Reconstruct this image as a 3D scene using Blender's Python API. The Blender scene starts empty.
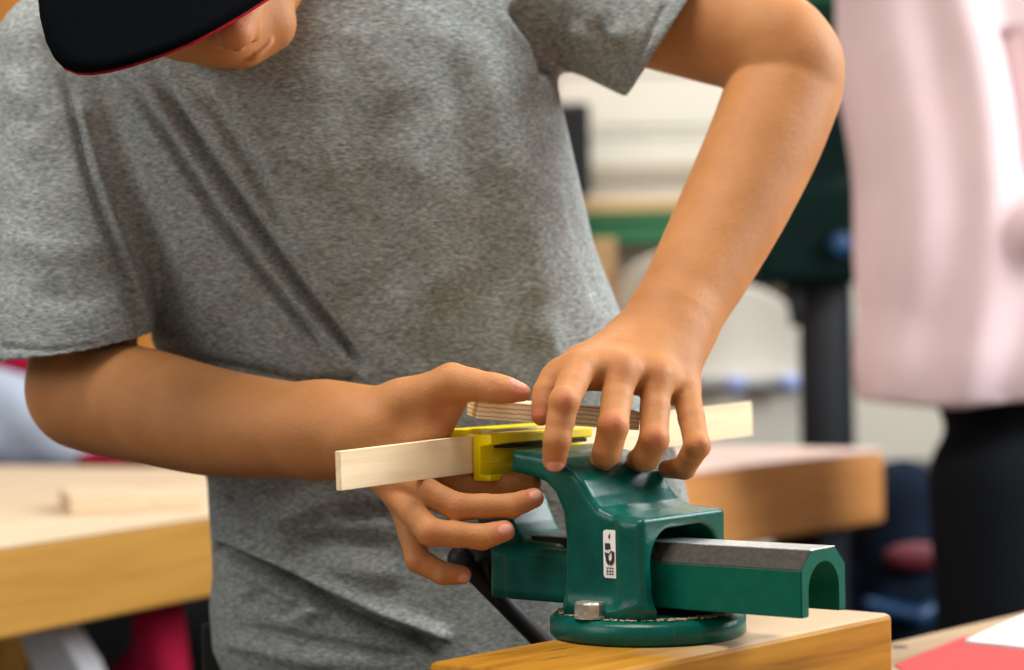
import bpy, bmesh, math, random
import numpy as np
from mathutils import Vector, Matrix

random.seed(7); rng = np.random.default_rng(7)
scene = bpy.context.scene
COL = scene.collection

# ------------------------------------------------------------------ camera
F = 2166.0                      # focal length in pixels (1024 wide)
ZC = 1.06                       # camera height
ROLL = math.radians(1.0)
cr, sr = math.cos(ROLL), math.sin(ROLL)
cam_d = bpy.data.cameras.new('camera')
cam_d.sensor_width = 36.0
cam_d.lens = 36.0 * F / 1024
cam_d.dof.use_dof = True
cam_d.dof.focus_distance = 1.235
cam_d.dof.aperture_fstop = 5.2
cam_d.clip_start = 0.05
cam = bpy.data.objects.new('camera', cam_d); COL.objects.link(cam)
cam.matrix_world = Matrix(((cr, sr, 0, 0), (0, 0, -1, 0), (-sr, cr, 0, ZC), (0, 0, 0, 1)))
scene.camera = cam

# ------------------------------------------------------------------ light and exposure
scene.view_settings.view_transform = 'Standard'
scene.view_settings.look = 'None'
scene.view_settings.gamma = 1.0
scene.view_settings.use_curve_mapping = False
scene.view_settings.exposure = 0.0
w = bpy.data.worlds.new('world'); scene.world = w; w.use_nodes = True
w.node_tree.nodes['Background'].inputs[0].default_value = (0.92, 0.95, 1.0, 1)
w.node_tree.nodes['Background'].inputs[1].default_value = 0.28


def area(name, loc, target, size, power, color, sy=None):
    d = bpy.data.lights.new(name, 'AREA'); d.energy = power; d.color = color
    d.shape = 'RECTANGLE'; d.size = size; d.size_y = sy or size
    o = bpy.data.objects.new(name, d); COL.objects.link(o)
    o.location = loc
    o.rotation_euler = (Vector(target) - Vector(loc)).to_track_quat('-Z', 'Y').to_euler()
    return o


area('window_light', (2.0, 1.75, 2.0), (0.0, 1.35, 0.95), 1.1, 84, (0.93, 0.97, 1.0), 1.2)
area('ceiling_light', (-0.25, 1.0, 2.7), (0.0, 1.3, 0.9), 0.9, 36, (1.0, 0.95, 0.88), 0.5)
area('fill_light_left', (-1.7, 0.5, 1.9), (-0.2, 1.4, 0.95), 1.0, 15, (1.0, 0.95, 0.88), 1.0)  # unseen warm fill, added to brighten the left arm and shirt
area('ceiling_light_back', (0.9, 4.2, 2.9), (1.0, 4.6, 0.6), 1.8, 75, (1.0, 0.97, 0.93), 1.6)


# ------------------------------------------------------------------ pixel -> place in the room
def ray(px, py):
    u = (px - 512) / F; v = (335 - py) / F
    return np.array([u * cr + v * sr, 1.0, -u * sr + v * cr])


def P(px, py, Y):
    d = ray(px, py) * Y
    return np.array([d[0], Y, d[2] + ZC])


def G(px, py, h):                       # where the sight line meets the height h
    d = ray(px, py); t = (h - ZC) / d[2]
    return np.array([d[0] * t, t, h])


def R(rpx, Y): return rpx * Y / F


# ------------------------------------------------------------------ materials
def new_mat(name):
    m = bpy.data.materials.new(name); m.use_nodes = True
    nt = m.node_tree
    return m, nt, nt.nodes['Principled BSDF']


def N(nt, typ, **kw):
    n = nt.nodes.new(typ)
    for k, v in kw.items():
        if k in n.inputs: n.inputs[k].default_value = v
        else: setattr(n, k, v)
    return n


def ramp(nt, fac, stops):
    r = nt.nodes.new('ShaderNodeValToRGB')
    cr_ = r.color_ramp
    while len(cr_.elements) < len(stops): cr_.elements.new(0.5)
    for e, (p, c) in zip(cr_.elements, stops):
        e.position = p; e.color = (*c, 1)
    nt.links.new(fac, r.inputs[0])
    return r.outputs[0]


def coords(nt, scale=(1, 1, 1), rot=(0, 0, 0), kind='Object'):
    t = nt.nodes.new('ShaderNodeTexCoord'); m = nt.nodes.new('ShaderNodeMapping')
    m.inputs['Scale'].default_value = scale; m.inputs['Rotation'].default_value = rot
    nt.links.new(t.outputs[kind], m.inputs[0])
    return m.outputs[0]


def noise(nt, co, scale, detail=2, rough=0.5, dist=0.0):
    n = N(nt, 'ShaderNodeTexNoise'); n.inputs['Scale'].default_value = scale
    n.inputs['Detail'].default_value = detail; n.inputs['Roughness'].default_value = rough
    n.inputs['Distortion'].default_value = dist
    nt.links.new(co, n.inputs['Vector'])
    return n


def bump(nt, bs, height, strength, dist):
    b = nt.nodes.new('ShaderNodeBump'); b.inputs['Strength'].default_value = strength
    b.inputs['Distance'].default_value = dist
    nt.links.new(height, b.inputs['Height']); nt.links.new(b.outputs[0], bs.inputs['Normal'])
    return b


def mix(nt, fac, a, b, blend='MIX'):
    m = nt.nodes.new('ShaderNodeMix'); m.data_type = 'RGBA'; m.blend_type = blend
    for s, v in ((0, fac), (6, a), (7, b)):
        if hasattr(v, 'links'): nt.links.new(v, m.inputs[s])
        elif isinstance(v, (int, float)): m.inputs[s].default_value = v
        else: m.inputs[s].default_value = (*v, 1)
    return m.outputs[2]


def plain(name, c, rough=0.6, metal=0.0, var=0.06, scale=30, bmp=0.0, coat=0.0):
    m, nt, bs = new_mat(name)
    co = coords(nt); n = noise(nt, co, scale, 3)
    lo = tuple(max(0, x * (1 - var)) for x in c); hi = tuple(min(1, x * (1 + var)) for x in c)
    nt.links.new(ramp(nt, n.outputs[0], [(0.3, lo), (0.7, hi)]), bs.inputs['Base Color'])
    bs.inputs['Roughness'].default_value = rough; bs.inputs['Metallic'].default_value = metal
    bs.inputs['Coat Weight'].default_value = coat
    if bmp: bump(nt, bs, n.outputs[0], bmp, 0.002)
    return m


def wood(name, c1, c2, c3, axis=0, scale=1.0, rough=0.5, grain=40.0, coat=0.0):
    """c1 pale, c2 mid, c3 dark line; axis = grain direction"""
    m, nt, bs = new_mat(name)
    s = [grain, grain, grain]; s[axis] = grain * 0.06
    co = coords(nt, tuple(v * scale for v in s))
    n1 = noise(nt, co, 1.0, 5, 0.6, 0.3)
    s2 = [grain * 6, grain * 6, grain * 6]; s2[axis] = grain * 0.3
    co2 = coords(nt, tuple(v * scale for v in s2))
    n2 = noise(nt, co2, 1.0, 3, 0.6)
    base = ramp(nt, n1.outputs[0], [(0.25, c3), (0.42, c2), (0.62, c1), (0.8, c2)])
    fine = ramp(nt, n2.outputs[0], [(0.3, (0.62, 0.55, 0.48)), (0.55, (1, 1, 1))])
    nt.links.new(mix(nt, 0.45, base, fine, 'MULTIPLY'), bs.inputs['Base Color'])
    bs.inputs['Roughness'].default_value = rough; bs.inputs['Specular IOR Level'].default_value = 0.15
    bs.inputs['Coat Weight'].default_value = coat; bs.inputs['Coat Roughness'].default_value = 0.3
    bump(nt, bs, n2.outputs[0], 0.25, 0.0006)
    return m


def skin_mat():
    m, nt, bs = new_mat('skin')
    co = coords(nt)
    n = noise(nt, co, 22, 3, 0.6)
    base = ramp(nt, n.outputs[0], [(0.3, (0.42, 0.170, 0.054)), (0.7, (0.52, 0.228, 0.080))])
    a = N(nt, 'ShaderNodeAttribute', attribute_name='red')
    c = mix(nt, a.outputs['Fac'], base, (0.56, 0.17, 0.095))
    a2 = N(nt, 'ShaderNodeAttribute', attribute_name='nail')
    c = mix(nt, a2.outputs['Fac'], c, (0.68, 0.33, 0.25))
    nt.links.new(c, bs.inputs['Base Color'])
    rg = nt.nodes.new('ShaderNodeMapRange'); rg.inputs[3].default_value = 0.56; rg.inputs[4].default_value = 0.28
    nt.links.new(a2.outputs['Fac'], rg.inputs[0]); nt.links.new(rg.outputs[0], bs.inputs['Roughness'])
    bs.inputs['Subsurface Weight'].default_value = 0.22
    bs.inputs['Subsurface Radius'].default_value = (1.0, 0.35, 0.15)
    bs.inputs['Subsurface Scale'].default_value = 0.006
    bs.inputs['Specular IOR Level'].default_value = 0.28
    v = N(nt, 'ShaderNodeTexVoronoi', feature='DISTANCE_TO_EDGE'); v.inputs['Scale'].default_value = 750
    nt.links.new(co, v.inputs['Vector'])
    n3 = noise(nt, co, 260, 4, 0.6)
    ad = N(nt, 'ShaderNodeMath', operation='ADD'); nt.links.new(v.outputs[0], ad.inputs[0]); nt.links.new(n3.outputs[0], ad.inputs[1])
    bump(nt, bs, ad.outputs[0], 0.38, 0.0008)
    return m


def heather_mat():
    m, nt, bs = new_mat('heather_grey_jersey')
    co = coords(nt, (240, 240, 1300), (0, math.radians(-24), 0))
    n1 = noise(nt, co, 1.0, 3, 0.6, 0.4)
    co2 = coords(nt, (160, 160, 420), (0, math.radians(14), 0)); n2 = noise(nt, co2, 1.0, 2)
    g = ramp(nt, n1.outputs[0], [(0.33, (0.125, 0.145, 0.150)), (0.5, (0.285, 0.306, 0.304)), (0.67, (0.52, 0.53, 0.51))])
    g2 = ramp(nt, n2.outputs[0], [(0.3, (0.78, 0.83, 0.85)), (0.7, (1.0, 0.965, 0.88))])
    nt.links.new(mix(nt, 0.8, g, g2, 'MULTIPLY'), bs.inputs['Base Color'])
    bs.inputs['Roughness'].default_value = 0.9
    bs.inputs['Specular IOR Level'].default_value = 0.15
    bump(nt, bs, n1.outputs[0], 0.35, 0.0006)
    return m


def cloth(name, c, var=0.12, scale=300):
    m = plain(name, c, 0.92, 0, var, scale, 0.2)
    m.node_tree.nodes['Principled BSDF'].inputs['Specular IOR Level'].default_value = 0.12
    return m


def hammered_green():
    m, nt, bs = new_mat('green_enamel')
    co = coords(nt)
    n = noise(nt, co, 55, 4, 0.6); n2 = noise(nt, co, 800, 3, 0.7); n3 = noise(nt, co, 9, 3, 0.6)
    c = ramp(nt, n.outputs[0], [(0.3, (0.0003, 0.058, 0.043)), (0.7, (0.0005, 0.098, 0.072))])
    # worn chips and dust specks
    d = ramp(nt, n2.outputs[0], [(0.70, (0, 0, 0)), (0.76, (1, 1, 1))])
    c2 = mix(nt, d, c, (0.10, 0.30, 0.25))
    nt.links.new(c2, bs.inputs['Base Color'])
    bs.inputs['Roughness'].default_value = 0.22
    bs.inputs['Specular IOR Level'].default_value = 0.28
    bump(nt, bs, n2.outputs[0], 0.2, 0.0010)
    return m


def pale_top(m, zt):
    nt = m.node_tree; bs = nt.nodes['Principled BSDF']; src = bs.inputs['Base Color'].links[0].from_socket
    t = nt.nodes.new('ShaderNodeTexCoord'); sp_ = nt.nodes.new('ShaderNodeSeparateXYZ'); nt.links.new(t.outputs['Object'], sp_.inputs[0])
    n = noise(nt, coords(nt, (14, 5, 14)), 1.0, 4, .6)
    # paler colour broken by noise on the top and its edges, right-hand half
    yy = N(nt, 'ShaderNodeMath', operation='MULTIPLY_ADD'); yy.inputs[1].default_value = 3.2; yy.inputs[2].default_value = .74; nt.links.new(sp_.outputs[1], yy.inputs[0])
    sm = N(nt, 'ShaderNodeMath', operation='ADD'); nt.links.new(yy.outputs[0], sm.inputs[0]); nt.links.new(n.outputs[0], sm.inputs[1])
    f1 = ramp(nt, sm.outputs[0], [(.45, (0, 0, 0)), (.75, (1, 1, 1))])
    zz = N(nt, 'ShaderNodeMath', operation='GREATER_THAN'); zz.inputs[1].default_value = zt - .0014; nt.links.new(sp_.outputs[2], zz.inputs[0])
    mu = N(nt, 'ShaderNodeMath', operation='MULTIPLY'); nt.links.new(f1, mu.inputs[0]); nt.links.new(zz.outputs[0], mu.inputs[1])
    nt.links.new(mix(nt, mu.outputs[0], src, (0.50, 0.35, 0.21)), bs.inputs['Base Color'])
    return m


M = {}
M['skin'] = skin_mat()
M['heather'] = heather_mat()
M['green'] = hammered_green()
M['green_bar'] = plain('satin_green_paint', (0.0003, 0.095, 0.062), 0.5, 0.0, 0.12, 120, 0.05)
M['green_bar'].node_tree.nodes['Principled BSDF'].inputs['Specular IOR Level'].default_value = 0.12
M['worn'] = plain('worn_greasy_steel', (0.028, 0.021, 0.012), 0.7, 0.0, 0.55, 260, 0.3)
M['steel'] = plain('dull_zinc', (0.42, 0.40, 0.34), 0.45, 0.6, 0.3, 300, 0.3)
M['dust'] = plain('sawdust', (0.48, 0.36, 0.19), 0.95, 0, 0.4, 500, 0.5)
M['black'] = plain('black_satin_metal', (0.006, 0.006, 0.007), 0.55, 0.2, 0.2, 60)
M['rubber'] = plain('black_rubber', (0.006, 0.006, 0.006), 0.8)
M['yellow'] = plain('yellow_plastic', (1.0, 0.80, 0.0), 0.42, 0, 0.05, 40, 0.03)
M['yellow'].node_tree.nodes['Principled BSDF'].inputs['Specular IOR Level'].default_value = 0.25
M['clear'] = plain('milky_plastic', (0.62, 0.66, 0.62), 0.2, 0, 0.08, 200)
M['cap'] = cloth('black_cap_cotton', (0.0016, 0.0022, 0.003)); M['cap'].node_tree.nodes['Principled BSDF'].inputs['Specular IOR Level'].default_value = 0.03
M['capred'] = cloth('red_cap_lining', (0.42, 0.012, 0.025))
M['trouser'] = cloth('black_trouser_cotton', (0.006, 0.007, 0.009))
M['hair'] = plain('dark_brown_hair', (0.025, 0.014, 0.008), 0.5, 0, 0.4, 200)
M['beech'] = wood('oiled_beech', (0.46, 0.215, 0.020), (0.36, 0.150, 0.010), (0.09, 0.033, 0.003), 1, 1, 0.5, 40, 0.0); pale_top(M['beech'], ZC - .174)
M['beech_dark'] = wood('worn_bench_wood', (0.46, 0.32, 0.19), (0.38, 0.25, 0.14), (0.25, 0.15, 0.075), 1, 1, 0.6, 30)
M['strip'] = wood('pale_lime_wood', (0.97, 0.80, 0.54), (0.94, 0.75, 0.48), (0.88, 0.67, 0.40), 0, 1, 0.65, 22)
M['bench_far'] = wood('pale_bench_top', (0.76, 0.60, 0.42), (0.70, 0.53, 0.35), (0.62, 0.44, 0.27), 0, 1, 0.55, 12)
M['bench_edge'] = wood('golden_bench_edge', (0.50, 0.255, 0.050), (0.44, 0.215, 0.038), (0.33, 0.15, 0.025), 0, 1, 0.6, 12)
M['bench_edge2'] = wood('brown_bench_edge', (0.66, 0.29, 0.09), (0.58, 0.24, 0.07), (0.44, 0.17, 0.045), 0, 1, 0.6, 12)
M['bench_far2'] = wood('pinkish_bench_top', (0.88, 0.68, 0.60), (0.84, 0.62, 0.54), (0.76, 0.54, 0.45), 0, 1, 0.55, 12)
M['wall'] = plain('cream_wall_paint', (0.80, 0.76, 0.66), 0.8, 0, 0.03, 2)
M['floor'] = plain('dark_floor_vinyl', (0.05, 0.055, 0.065), 0.5, 0, 0.2, 3)
M['cream'] = plain('cream_lacquer', (0.72, 0.67, 0.57), 0.6, 0, 0.04, 4)
M['white'] = plain('white_lacquer', (0.86, 0.84, 0.80), 0.5, 0, 0.03, 4)
M['tan'] = wood('tan_shelf_wood', (0.72, 0.47, 0.24), (0.62, 0.38, 0.18), (0.5, 0.28, 0.12), 0, 1, 0.6, 14)
M['greenbox'] = plain('leaf_green_plastic', (0.012, 0.13, 0.045), 0.5, 0, 0.1, 8)
M['darkgreen'] = plain('dark_green_machine_paint', (0.001, 0.010, 0.008), 0.7, 0.0, 0.2, 8)
M['darkgreen'].node_tree.nodes['Principled BSDF'].inputs['Specular IOR Level'].default_value = 0.1
M['navy'] = cloth('dark_navy_cloth', (0.007, 0.014, 0.028), 0.4, 12)
M['charcoal'] = plain('charcoal_panel', (0.007, 0.010, 0.014), 0.6, 0, 0.4, 5)
M['blue'] = plain('blue_plastic', (0.006, 0.05, 0.14), 0.4, 0, 0.1, 8)
M['paleblue'] = cloth('pale_blue_cloth', (0.55, 0.62, 0.76), 0.1, 12)
M['red'] = cloth('red_cloth', (0.34, 0.008, 0.035), 0.2, 10)
M['orange'] = wood('orange_cabinet_wood', (0.80, 0.33, 0.065), (0.72, 0.28, 0.05), (0.6, 0.22, 0.04), 2, 1, 0.5, 8)
M['pink'] = cloth('pale_pink_fleece', (0.80, 0.60, 0.61), 0.08, 8)
M['redpaper'] = plain('red_card', (0.56, 0.035, 0.028), 0.7, 0, 0.06, 60)
M['paper'] = plain('white_paper', (0.86, 0.86, 0.88), 0.7, 0, 0.02, 60)
M['ink'] = plain('dark_ink', (0.02, 0.02, 0.025), 0.6)


def plywood_mat():
    m, nt, bs = new_mat('birch_plywood')
    co = coords(nt, (30, 30, 1)); n = noise(nt, co, 1.0, 3)
    t = nt.nodes.new('ShaderNodeTexCoord')
    sx = nt.nodes.new('ShaderNodeSeparateXYZ'); nt.links.new(t.outputs['Object'], sx.inputs[0])
    n4 = noise(nt, coords(nt, (260, 260, 60)), 1.0, 2)
    mu = N(nt, 'ShaderNodeMath', operation='MULTIPLY_ADD'); mu.inputs[1].default_value = 2 * math.pi / 0.0026
    nt.links.new(sx.outputs[2], mu.inputs[0])
    mm = N(nt, 'ShaderNodeMath', operation='MULTIPLY'); mm.inputs[1].default_value = 3.2
    nt.links.new(n4.outputs[0], mm.inputs[0]); nt.links.new(mm.outputs[0], mu.inputs[2])
    si = N(nt, 'ShaderNodeMath', operation='SINE'); nt.links.new(mu.outputs[0], si.inputs[0])
    si2 = N(nt, 'ShaderNodeMath', operation='MULTIPLY_ADD'); si2.inputs[1].default_value = .5; si2.inputs[2].default_value = .5; nt.links.new(si.outputs[0], si2.inputs[0])
    c = ramp(nt, si2.outputs[0], [(0.0, (0.50, 0.31, 0.14)), (0.12, (0.86, 0.66, 0.38)), (0.6, (0.95, 0.80, 0.54))])
    nt.links.new(c, bs.inputs['Base Color']); bs.inputs['Roughness'].default_value = 0.7
    return m


M['ply'] = plywood_mat()


# ------------------------------------------------------------------ mesh helpers
def link(name, me, mat, parent=None):
    o = bpy.data.objects.new(name, me); COL.objects.link(o)
    for m in (mat if isinstance(mat, (list, tuple)) else [mat]): me.materials.append(m)
    if parent is not None: o.parent = parent
    return o


def tag(o, label, cat, group=None, kind=None):
    if label: o['label'] = label
    if cat: o['category'] = cat
    if group: o['group'] = group
    if kind: o['kind'] = kind
    return o


def empty(name, loc, label=None, cat=None, rz=0, group=None):
    o = bpy.data.objects.new(name, None); COL.objects.link(o); o.location = loc
    o.rotation_euler = (0, 0, rz); o.empty_display_size = 0.05
    return tag(o, label, cat, group)


def bm_obj(name, bm, mat, parent=None, smooth=False, matrix=None):
    me = bpy.data.meshes.new(name); bmesh.ops.recalc_face_normals(bm, faces=bm.faces); bm.to_mesh(me); bm.free()
    if smooth:
        for p in me.polygons: p.use_smooth = True
    o = link(name, me, mat, parent)
    if matrix is not None: o.matrix_local = matrix
    return o


def bm_box(bm, x0, x1, y0, y1, z0, z1, bev=0.0, seg=2):
    vs = [bm.verts.new((x, y, z)) for x in (x0, x1) for y in (y0, y1) for z in (z0, z1)]
    fs = [bm.faces.new([vs[i] for i in f]) for f in ((0, 1, 3, 2), (4, 6, 7, 5), (0, 4, 5, 1), (2, 3, 7, 6), (0, 2, 6, 4), (1, 5, 7, 3))]
    if bev:
        es = list({e for f in fs for e in f.edges})
        bmesh.ops.bevel(bm, geom=es, offset=bev, segments=seg, affect='EDGES', profile=0.5)
    return bm


def box(name, dims, mat, parent=None, bev=0.002, matrix=None, smooth=False):
    bm = bmesh.new(); bm_box(bm, *dims, bev=bev)
    return bm_obj(name, bm, mat, parent, smooth, matrix)


def prism(name, pts, depth, mat, parent=None, bev=0.0, axis='y', smooth=False, matrix=None):
    """pts = outline in two axes; extruded along the third between depth=(d0,d1)"""
    bm = bmesh.new(); d0, d1 = depth
    def mk(p, d):
        if axis == 'y': return (p[0], d, p[1])
        if axis == 'z': return (p[0], p[1], d)
        return (d, p[0], p[1])
    a = [bm.verts.new(mk(p, d0)) for p in pts]; b = [bm.verts.new(mk(p, d1)) for p in pts]
    bm.faces.new(a); bm.faces.new(b[::-1])
    n = len(pts)
    for i in range(n): bm.faces.new((a[i], b[i], b[(i + 1) % n], a[(i + 1) % n]))
    bmesh.ops.recalc_face_normals(bm, faces=bm.faces)
    if bev: bmesh.ops.bevel(bm, geom=list(bm.edges), offset=bev, segments=2, affect='EDGES', profile=0.5)
    return bm_obj(name, bm, mat, parent, smooth, matrix)


def lathe(bm, prof, n=48, c=(0, 0, 0), frame=None):
    """prof list of (r,h) ; frame = (u,v,w) with w the axis"""
    u, v, w_ = frame or (Vector((1, 0, 0)), Vector((0, 1, 0)), Vector((0, 0, 1)))
    c = Vector(c); rings = []
    for r, h in prof:
        if r < 1e-6: rings.append([bm.verts.new(c + w_ * h)])
        else: rings.append([bm.verts.new(c + w_ * h + u * (r * math.cos(2 * math.pi * i / n)) + v * (r * math.sin(2 * math.pi * i / n))) for i in range(n)])
    for A, B in zip(rings, rings[1:]):
        for i in range(n):
            j = (i + 1) % n
            if len(A) == 1 and len(B) == 1: continue
            if len(A) == 1: bm.faces.new((A[0], B[i], B[j]))
            elif len(B) == 1: bm.faces.new((A[i], A[j], B[0]))
            else: bm.faces.new((A[i], A[j], B[j], B[i]))
    return bm


def rod(bm, p0, p1, r, n=20, r2=None):
    p0 = Vector(p0); p1 = Vector(p1); w_ = (p1 - p0); L = w_.length; w_.normalize()
    u = w_.orthogonal().normalized(); v = w_.cross(u)
    r2 = r if r2 is None else r2; e = min(r, r2) * 0.25
    lathe(bm, [(0, 0), (r - e, 0), (r, e), (r2, L - e), (r2 - e, L), (0, L)], n, p0, (u, v, w_))
    return bm


# ------------------------------------------------------------------ implicit surfaces (smooth one-piece bodies)
def cone(a, b, ra, rb, k=0.01, op='u'):
    a = np.asarray(a, np.float32); b = np.asarray(b, np.float32); ba = b - a; L2 = max(float(ba @ ba), 1e-12)
    def f(p):
        qx = p[..., 0] - a[0]; qy = p[..., 1] - a[1]; qz = p[..., 2] - a[2]
        t = np.clip((qx * ba[0] + qy * ba[1] + qz * ba[2]) / L2, 0, 1)
        qx = qx - t * ba[0]; qy = qy - t * ba[1]; qz = qz - t * ba[2]
        return np.sqrt(qx * qx + qy * qy + qz * qz) - (ra + (rb - ra) * t)
    return dict(f=f, c=(a + b) / 2, R=float(np.sqrt(L2)) / 2 + max(ra, rb) + k, k=k, op=op)


def ball(c, r, k=0.01, op='u'): return cone(c, np.asarray(c) + np.array([0, 0, 1e-5]), r, r, k, op)


def ellip(c, rad, k=0.01, op='u', rot=None):
    c = np.asarray(c, np.float32); rad = np.asarray(rad, np.float32)
    Rm = np.asarray(rot, np.float32) if rot is not None else np.eye(3, dtype=np.float32)   # rows = local axes
    def f(p):
        q = (p - c) @ Rm.T
        k0 = np.sqrt(((q / rad) ** 2).sum(-1)) + 1e-9; k1 = np.sqrt(((q / rad ** 2) ** 2).sum(-1)) + 1e-9
        return k0 * (k0 - 1) / k1
    return dict(f=f, c=c, R=float(rad.max()) + k, k=k, op=op)


def func(f, c, R_, k=0.01, op='u'): return dict(f=f, c=np.asarray(c, np.float32), R=R_, k=k, op=op)


def combine(d, e, k, op):
    if op == 's':
        e = -e; h = np.maximum(k - np.abs(d - e), 0) / k; return np.maximum(d, e) + h * h * k / 4
    h = np.maximum(k - np.abs(d - e), 0) / k
    return np.minimum(d, e) - h * h * k / 4


def carved(solids, cuts, k=.006):
    """one piece = smooth union of solids, then cut by planes / hollowed; later pieces do not feel the cuts"""
    lo = np.min([p['c'] - p['R'] for p in solids], 0); hi = np.max([p['c'] + p['R'] for p in solids], 0)
    def f(p):
        d = solids[0]['f'](p)
        for s_ in solids[1:]: d = combine(d, s_['f'](p), s_['k'], 'u')
        for c_ in cuts: d = combine(d, c_['f'](p), c_['k'], 's')
        return d
    return func(f, (lo + hi) / 2, float(np.linalg.norm(hi - lo)) / 2, k)


def mesh_sdf(prims, cell, nb=8):
    S = nb * cell
    us = [p for p in prims if p['op'] == 'u']
    lo = np.min([p['c'] - p['R'] for p in us], 0) - S; hi = np.max([p['c'] + p['R'] for p in us], 0) + S
    nB = np.ceil((hi - lo) / S).astype(int)
    gi = np.stack(np.meshgrid(*[np.arange(n) for n in nB], indexing='ij'), -1).reshape(-1, 3)
    cen = (lo + (gi + 0.5) * S).astype(np.float32)
    kmax = max(p['k'] for p in prims)
    def evalp(pts, cen_, extra):
        d = np.full(pts.shape[:-1], 1.0, np.float32)
        for p in prims:
            dist = np.sqrt(((cen_ - p['c']) ** 2).sum(-1))
            idx = np.nonzero(dist < p['R'] + kmax + extra)[0]
            if len(idx): d[idx] = combine(d[idx], p['f'](pts[idx]).astype(np.float32), p['k'], p['op'])
        return d
    dc = evalp(cen, cen, S * 1.8)
    keep = np.abs(dc) < S * 1.25
    gi = gi[keep]; cen = cen[keep]
    loc = np.stack(np.meshgrid(*[np.arange(nb + 1)] * 3, indexing='ij'), -1)
    NG = nB * nb + 2
    keys = []; verts = []; signs = []
    for s in range(0, len(gi), 3000):
        g = gi[s:s + 3000]
        ip = g[:, None, None, None, :] * nb + loc[None]
        pts = (lo + ip * cell).astype(np.float32)
        d = evalp(pts, cen[s:s + 3000], S * 0.9)
        C = np.stack([d[:, i:nb + i, j:nb + j, l:nb + l] for i in (0, 1) for j in (0, 1) for l in (0, 1)], -1)
        ins = C < 0
        act = ins.any(-1) & ~ins.all(-1)
        b, x, y, z = np.nonzero(act)
        if len(b) == 0: continue
        cd = C[b, x, y, z]
        co = np.array([(i, j, l) for i in (0, 1) for j in (0, 1) for l in (0, 1)], np.float32)
        acc = np.zeros((len(b), 3), np.float32); cnt = np.zeros(len(b), np.float32)
        for i in range(8):
            for j in range(i + 1, 8):
                if np.abs(co[i] - co[j]).sum() == 1:
                    m = (cd[:, i] < 0) != (cd[:, j] < 0)
                    t = cd[:, i] / (cd[:, i] - cd[:, j] + 1e-20)
                    pp = co[i] + t[:, None] * (co[j] - co[i])
                    acc[m] += pp[m]; cnt[m] += 1
        base = g[b] * nb + np.stack([x, y, z], -1)
        verts.append(lo + (base + acc / cnt[:, None]) * cell)
        keys.append((base[:, 0].astype(np.int64) * NG[1] + base[:, 1]) * NG[2] + base[:, 2])
        signs.append(np.stack([cd[:, 0] < 0, cd[:, 4] < 0, cd[:, 2] < 0, cd[:, 1] < 0], -1))
    keys = np.concatenate(keys); verts = np.concatenate(verts); signs = np.concatenate(signs)
    o = np.argsort(keys); keys = keys[o]; verts = verts[o]; signs = signs[o]
    off = [NG[1] * NG[2], NG[2], 1]
    quads = []
    def look(k):
        i = np.searchsorted(keys, k); i = np.clip(i, 0, len(keys) - 1)
        return i, keys[i] == k
    for ax in range(3):
        u, v = (ax + 1) % 3, (ax + 2) % 3
        m = np.nonzero(signs[:, 0] != signs[:, ax + 1])[0]
        i1, o1 = look(keys[m] - off[u]); i2, o2 = look(keys[m] - off[u] - off[v]); i3, o3 = look(keys[m] - off[v])
        ok = o1 & o2 & o3
        q = np.stack([m, i1, i2, i3], -1)[ok]
        fl = signs[m][ok][:, 0]
        q[~fl] = q[~fl][:, ::-1]
        quads.append(q)
    quads = np.concatenate(quads)
    return verts.astype(np.float64), quads


def surf(px, py, prims, Y0=1.1, Y1=1.6):
    """first point of the skin met along a line of sight"""
    Ys_ = np.linspace(Y0, Y1, 1200); pts = np.array([P(px, py, y) for y in Ys_], np.float32)
    d = np.full(len(pts), 1.0, np.float32)
    for p in prims: d = combine(d, p['f'](pts), p['k'], p['op'])
    i = int(np.argmax(d < 0)); return pts[i].astype(float) if d[i] < 0 else None


def smooth_v(verts, quads, it=1, lam=0.5):
    for _ in range(it):
        acc = np.zeros_like(verts); cnt = np.zeros(len(verts))
        for i in range(4):
            a = quads[:, i]; b = quads[:, (i + 1) % 4]
            np.add.at(acc, a, verts[b]); np.add.at(cnt, a, 1)
            np.add.at(acc, b, verts[a]); np.add.at(cnt, b, 1)
        verts = verts + lam * (acc / np.maximum(cnt, 1)[:, None] - verts)
    return verts


def vnormals(v, q):
    n = np.cross(v[q[:, 2]] - v[q[:, 0]], v[q[:, 3]] - v[q[:, 1]])
    a = np.zeros_like(v)
    for i in range(4): np.add.at(a, q[:, i], n)
    return a / (np.linalg.norm(a, axis=1)[:, None] + 1e-12)


def sdf_obj(name, v, q, mat, parent=None, attrs=None, matrix=None):
    me = bpy.data.meshes.new(name)
    me.vertices.add(len(v)); me.vertices.foreach_set('co', v.astype(np.float32).ravel())
    me.loops.add(len(q) * 4); me.loops.foreach_set('vertex_index', q.astype(np.int32).ravel())
    me.polygons.add(len(q)); me.polygons.foreach_set('loop_start', np.arange(0, len(q) * 4, 4, dtype=np.int32))
    me.polygons.foreach_set('loop_total', np.full(len(q), 4, np.int32))
    me.update(calc_edges=True); me.validate()
    for k, a in (attrs or {}).items():
        at = me.attributes.new(k, 'FLOAT', 'POINT'); at.data.foreach_set('value', a.astype(np.float32))
    bm = bmesh.new(); bm.from_mesh(me)
    be = [e for e in bm.edges if len(e.link_faces) < 2]
    if be:
        print('open edges', name, len(be)); bmesh.ops.holes_fill(bm, edges=be, sides=40); bm.to_mesh(me)
    bm.free()
    me.polygons.foreach_set('use_smooth', np.ones(len(me.polygons), bool))
    o = link(name, me, mat, parent)
    if matrix is not None: o.matrix_local = matrix
    return o


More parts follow.
